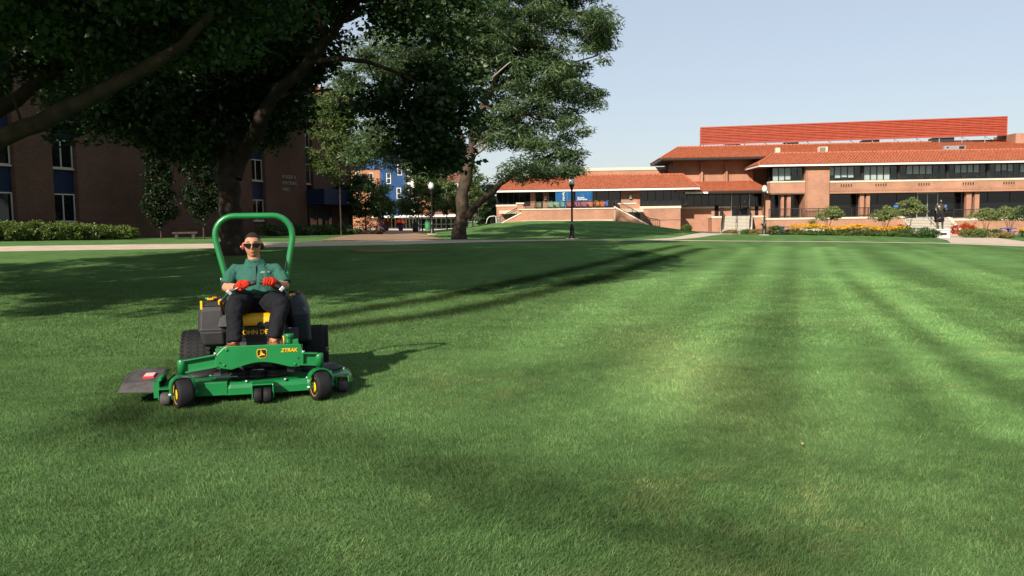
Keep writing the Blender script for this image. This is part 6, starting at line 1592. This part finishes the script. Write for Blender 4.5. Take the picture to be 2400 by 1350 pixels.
# hair: cap over the skull, shaved sides
hb = MB(); vs, fs = [], []
nu, nv = 32, 12
for i in range(nv + 1):
    for j in range(nu):
        th = 2 * math.pi * j / nu
        fr_ = -math.sin(th)                           # 1 at the forehead
        lim = (.86 + .1 * abs(math.cos(th))) if fr_ > .55 else (.92 + (.55 - fr_) * .7)
        lim += .05 * math.sin(j * 2.7) + .04 * math.sin(j * 5.3)
        ph = min(lim, 1.95) * i / nv
        x, y, z = math.sin(ph) * math.cos(th), math.sin(ph) * math.sin(th), math.cos(ph)
        k = 1.004 + .03 * (1 - (i / nv) ** 3) + .004 * math.sin(j * 5.1 + i * 2.3)
        vs.append(HC + V3((x * .0795 * k * (1 + .06 * max(0, z) * (1 - max(0, z))), y * .0985 * k, z * .1245 * k + .004)))
for i in range(nv):
    for j in range(nu): fs.append((i * nu + j, i * nu + (j + 1) % nu, (i + 1) * nu + (j + 1) % nu, (i + 1) * nu + j)[::-1])
hb.add(vs, fs, True)
hair = hb.build('hair', HAIR, PE); s_ = hair.modifiers.new('t', 'SOLIDIFY'); s_.thickness = .003
# sunglasses
GB = M['sunglass'] = mat('black_sunglass_lens', (.003, .003, .004), .16, .35)
sg_ = MB()
for s_ in (-1, 1):
    rr_ = []
    for x, zt, zb in ((.004, .02, .002), (.02, .024, -.02), (.04, .024, -.025), (.06, .022, -.018), (.074, .02, -.002)):
        yb = -.112 + (x / .07) ** 2 * .03
        rr_.append([HC + V3((s_ * x, yb, zt)), HC + V3((s_ * x, yb + .006, zt)), HC + V3((s_ * x, yb + .006, zb)), HC + V3((s_ * x, yb, zb))])
    sg_.rings(rr_, smooth=False)
    sg_.tube([HC + V3((s_ * .07, -.083, .012)), HC + V3((s_ * .083, -.04, .012)), HC + V3((s_ * .085, .01, .006))], .0035, 6)
sg_.build('sunglasses', GB, PE, fix=True)
# ear muffs, band behind the neck
RED = mat('red_muff_plastic', (.5, .05, .03), .4, .4)
for s_ in (-1, 1):
    c = HC + V3((s_ * .091, .012, -.012))
    cup = MB().lathe([(.012, -.01), (.024, -.008), (.028, -.002), (.028, .008), (.023, .014), (.012, .016)], axis='X', n=20, M=Matrix.Scale(s_, 3, V3((1, 0, 0))) @ Matrix.Diagonal((1, .85, 1.15))).build('ear_muff', RED if s_ < 0 else M['black_plastic'], PE, M=Matrix.Translation(c), fix=True)
    MB().lathe([(.031, -.014), (.033, -.006), (.026, -.005)], axis='X', n=20, M=Matrix.Scale(s_, 3, V3((1, 0, 0))) @ Matrix.Diagonal((1, .85, 1.15))).build('cushion', M['black_plastic'], cup, M=Matrix.Translation(c), fix=True)
    MB().tube([c + V3((s_ * .02, -.002, 0)), c + V3((s_ * .028, -.004, 0))], .01, 8).build('pivot', M['steel'] if s_ < 0 else RED, cup)
# shirt: torso and short sleeves
sh = MB()
sh.rings([circ((.04, .735, .95), .18, .13, 26), circ((.035, .73, .99), .19, .15, 26), circ((.03, .745, 1.05), .192, .148, 26), circ((.02, .77, 1.13), .198, .135, 26), circ((.018, .79, 1.19), .18, .115, 26), circ((.015, .80, 1.245), .12, .09, 26), circ((.012, .80, 1.285), .085, .075, 26)])
for s2, sh_, el in ((-1, SHL, ELL), (1, SHR, ELR)):
    d_ = (el - sh_)
    sh.tube([V3((.02, .80, 1.18)), sh_ + V3((0, 0, -.005)), sh_ + d_ * .35 + V3((s2 * .006, 0, 0)), sh_ + d_ * .82 + V3((s2 * .01, 0, 0))], [.078, .073, .068, .063], 18)
shirt = sh.build('shirt', SHIRT, PE, fix=True); remesh(shirt, .009, 5, .5); wrinkles(shirt, .09, .03, 'shirt_folds'); wrinkles(shirt, .03, .008, 'shirt_creases')
for s2, sh_, el in ((-1, SHL, ELL), (1, SHR, ELR)):
    d_ = el - sh_
    MB().tube([sh_ + d_ * .78 + V3((s2 * .01, 0, 0)), sh_ + d_ * .86 + V3((s2 * .01, 0, 0))], [.063, .064], 18).build('sleeve_hem', SHIRT, shirt)
# collar, placket, emblem
def collar(s2):
    b = MB()
    b.add([V3((.012 + s2 * .006, .70, 1.238)), V3((.012 + s2 * .075, .715, 1.225)), V3((.012 + s2 * .098, .755, 1.262)), V3((.012 + s2 * .078, .80, 1.318)), V3((.012 + s2 * .055, .735, 1.292))], [(0, 1, 2, 4), (4, 2, 3)] if s2 > 0 else [(0, 4, 2, 1), (4, 3, 2)])
    o = b.build('collar', SHIRT, shirt); m_ = o.modifiers.new('t', 'SOLIDIFY'); m_.thickness = .01; m_.offset = 0
collar(-1); collar(1)
MB().rings([circ((.012, .80, 1.27), .078, .075), circ((.012, .80, 1.312), .072, .072)], cap=False).build('collar', SHIRT, shirt).modifiers.new('t', 'SOLIDIFY').thickness = .006
MB().add([p for z, y in ((1.25, .698), (1.2, .668), (1.13, .629), (1.08, .603)) for p in ((-.004, y - .004, z), (.028, y - .004, z))], [(2, 3, 1, 0), (4, 5, 3, 2), (6, 7, 5, 4)]).build('placket', mat('dark_teal_placket', (.024, .085, .064), .9), shirt).modifiers.new('t', 'SOLIDIFY').thickness = .012
text('lettering', 'GROUNDS', .018, (.072, .667, 1.176), (R(62), 0, R(18)), M['white_paint'], shirt, .002, shear=.2)
MB().cbox((.125, .682, 1.168), (.03, .006, .008), Matrix.Rotation(R(20), 3, 'Z')).build('chest_emblem', mat('light_green_print', (.2, .5, .25), .8), shirt)
# trousers
tr_ = MB()
tr_.rings([circ((.03, .74, .80), .19, .13, 22), circ((.03, .745, .88), .2, .145, 22), circ((.035, .735, .945), .185, .14, 22)])
for h, kn, an, s2 in ((HIPL, KNL, ANL, -1), (HIPR, KNR, ANR, 1)):
    tr_.tube([h, h.lerp(kn, .35), h.lerp(kn, .75), kn + V3((0, -.01, .0)), kn.lerp(an, .25) + V3((0, -.005, 0)), kn.lerp(an, .6), an + V3((0, 0, .03))], [.13, .118, .098, .088, .08, .075, .07], 18)
trs = tr_.build('trousers', TROU, PE, fix=True); remesh(trs, .009, 4, .5); wrinkles(trs, .09, .03, 'trouser_folds')
MB().rings([circ((.036, .733, .925), .19, .145, 26), circ((.036, .733, .955), .19, .147, 26)], cap=False).build('belt', M['black_plastic'], trs).modifiers.new('t', 'SOLIDIFY').thickness = .006
# boots
for an, toe in ((ANL, V3((-.075, -.15, 0))), (ANR, V3((.02, -.14, 0)))):
    bt = MB()
    base = V3((an.x, an.y, .456))
    h_ = base + V3((0, .05, .035)); t_ = base + toe + V3((0, 0, .03))
    bt.tube([h_, base + V3((0, 0, .045)), base.lerp(base + toe, .5) + V3((0, 0, .045)), t_ + V3((0, 0, .012)), t_ + toe.normalized() * .045], [.04, .05, .048, .046, .024], 14)
    bt.tube([an + V3((0, .01, .03)), base + V3((0, .015, .05))], [.048, .05], 14)
    o = bt.build('boot', BOOT, PE, fix=True); remesh(o, .007, 3, .5)
    MB().tube([h_ + V3((0, 0, -.03)), base.lerp(base + toe, .5) + V3((0, 0, .008)), t_ + toe.normalized() * .03 + V3((0, 0, -.02))], [.045, .05, .04], 10, sq=(.22, 1)).build('sole', M['tyre'], o)
    MB().tube([base + V3((-.03, -.03, .09)), base + V3((.03, -.045, .085))], .004, 5).tube([base + V3((.03, -.03, .1)), base + V3((-.03, -.045, .085))], .004, 5).build('laces', M['black_paint'], o)
# gloves: red knit back, black cuff
for s_, el, wr, hd, gd in ((-1, ELL, WRL, HDL, GL), (1, ELR, WRR, HDR, GR)):
    gb = MB(); hand(gb, wr + (hd - wr) * .12, hd, s_, gd)
    g_ = gb.build('glove', GLOV, PE, fix=True)
    ds = g_.modifiers.new('remesh', 'REMESH'); ds.mode = 'VOXEL'; ds.voxel_size = .004; ds.use_smooth_shade = True
    dd_ = g_.modifiers.new('fat', 'DISPLACE'); dd_.strength = .008; dd_.mid_level = 0
    fw = (hd - wr).normalized()
    MB().tube([wr - fw * .03, wr + fw * .012], [.04, .042], 14).build('cuff', M['black_plastic'], g_)
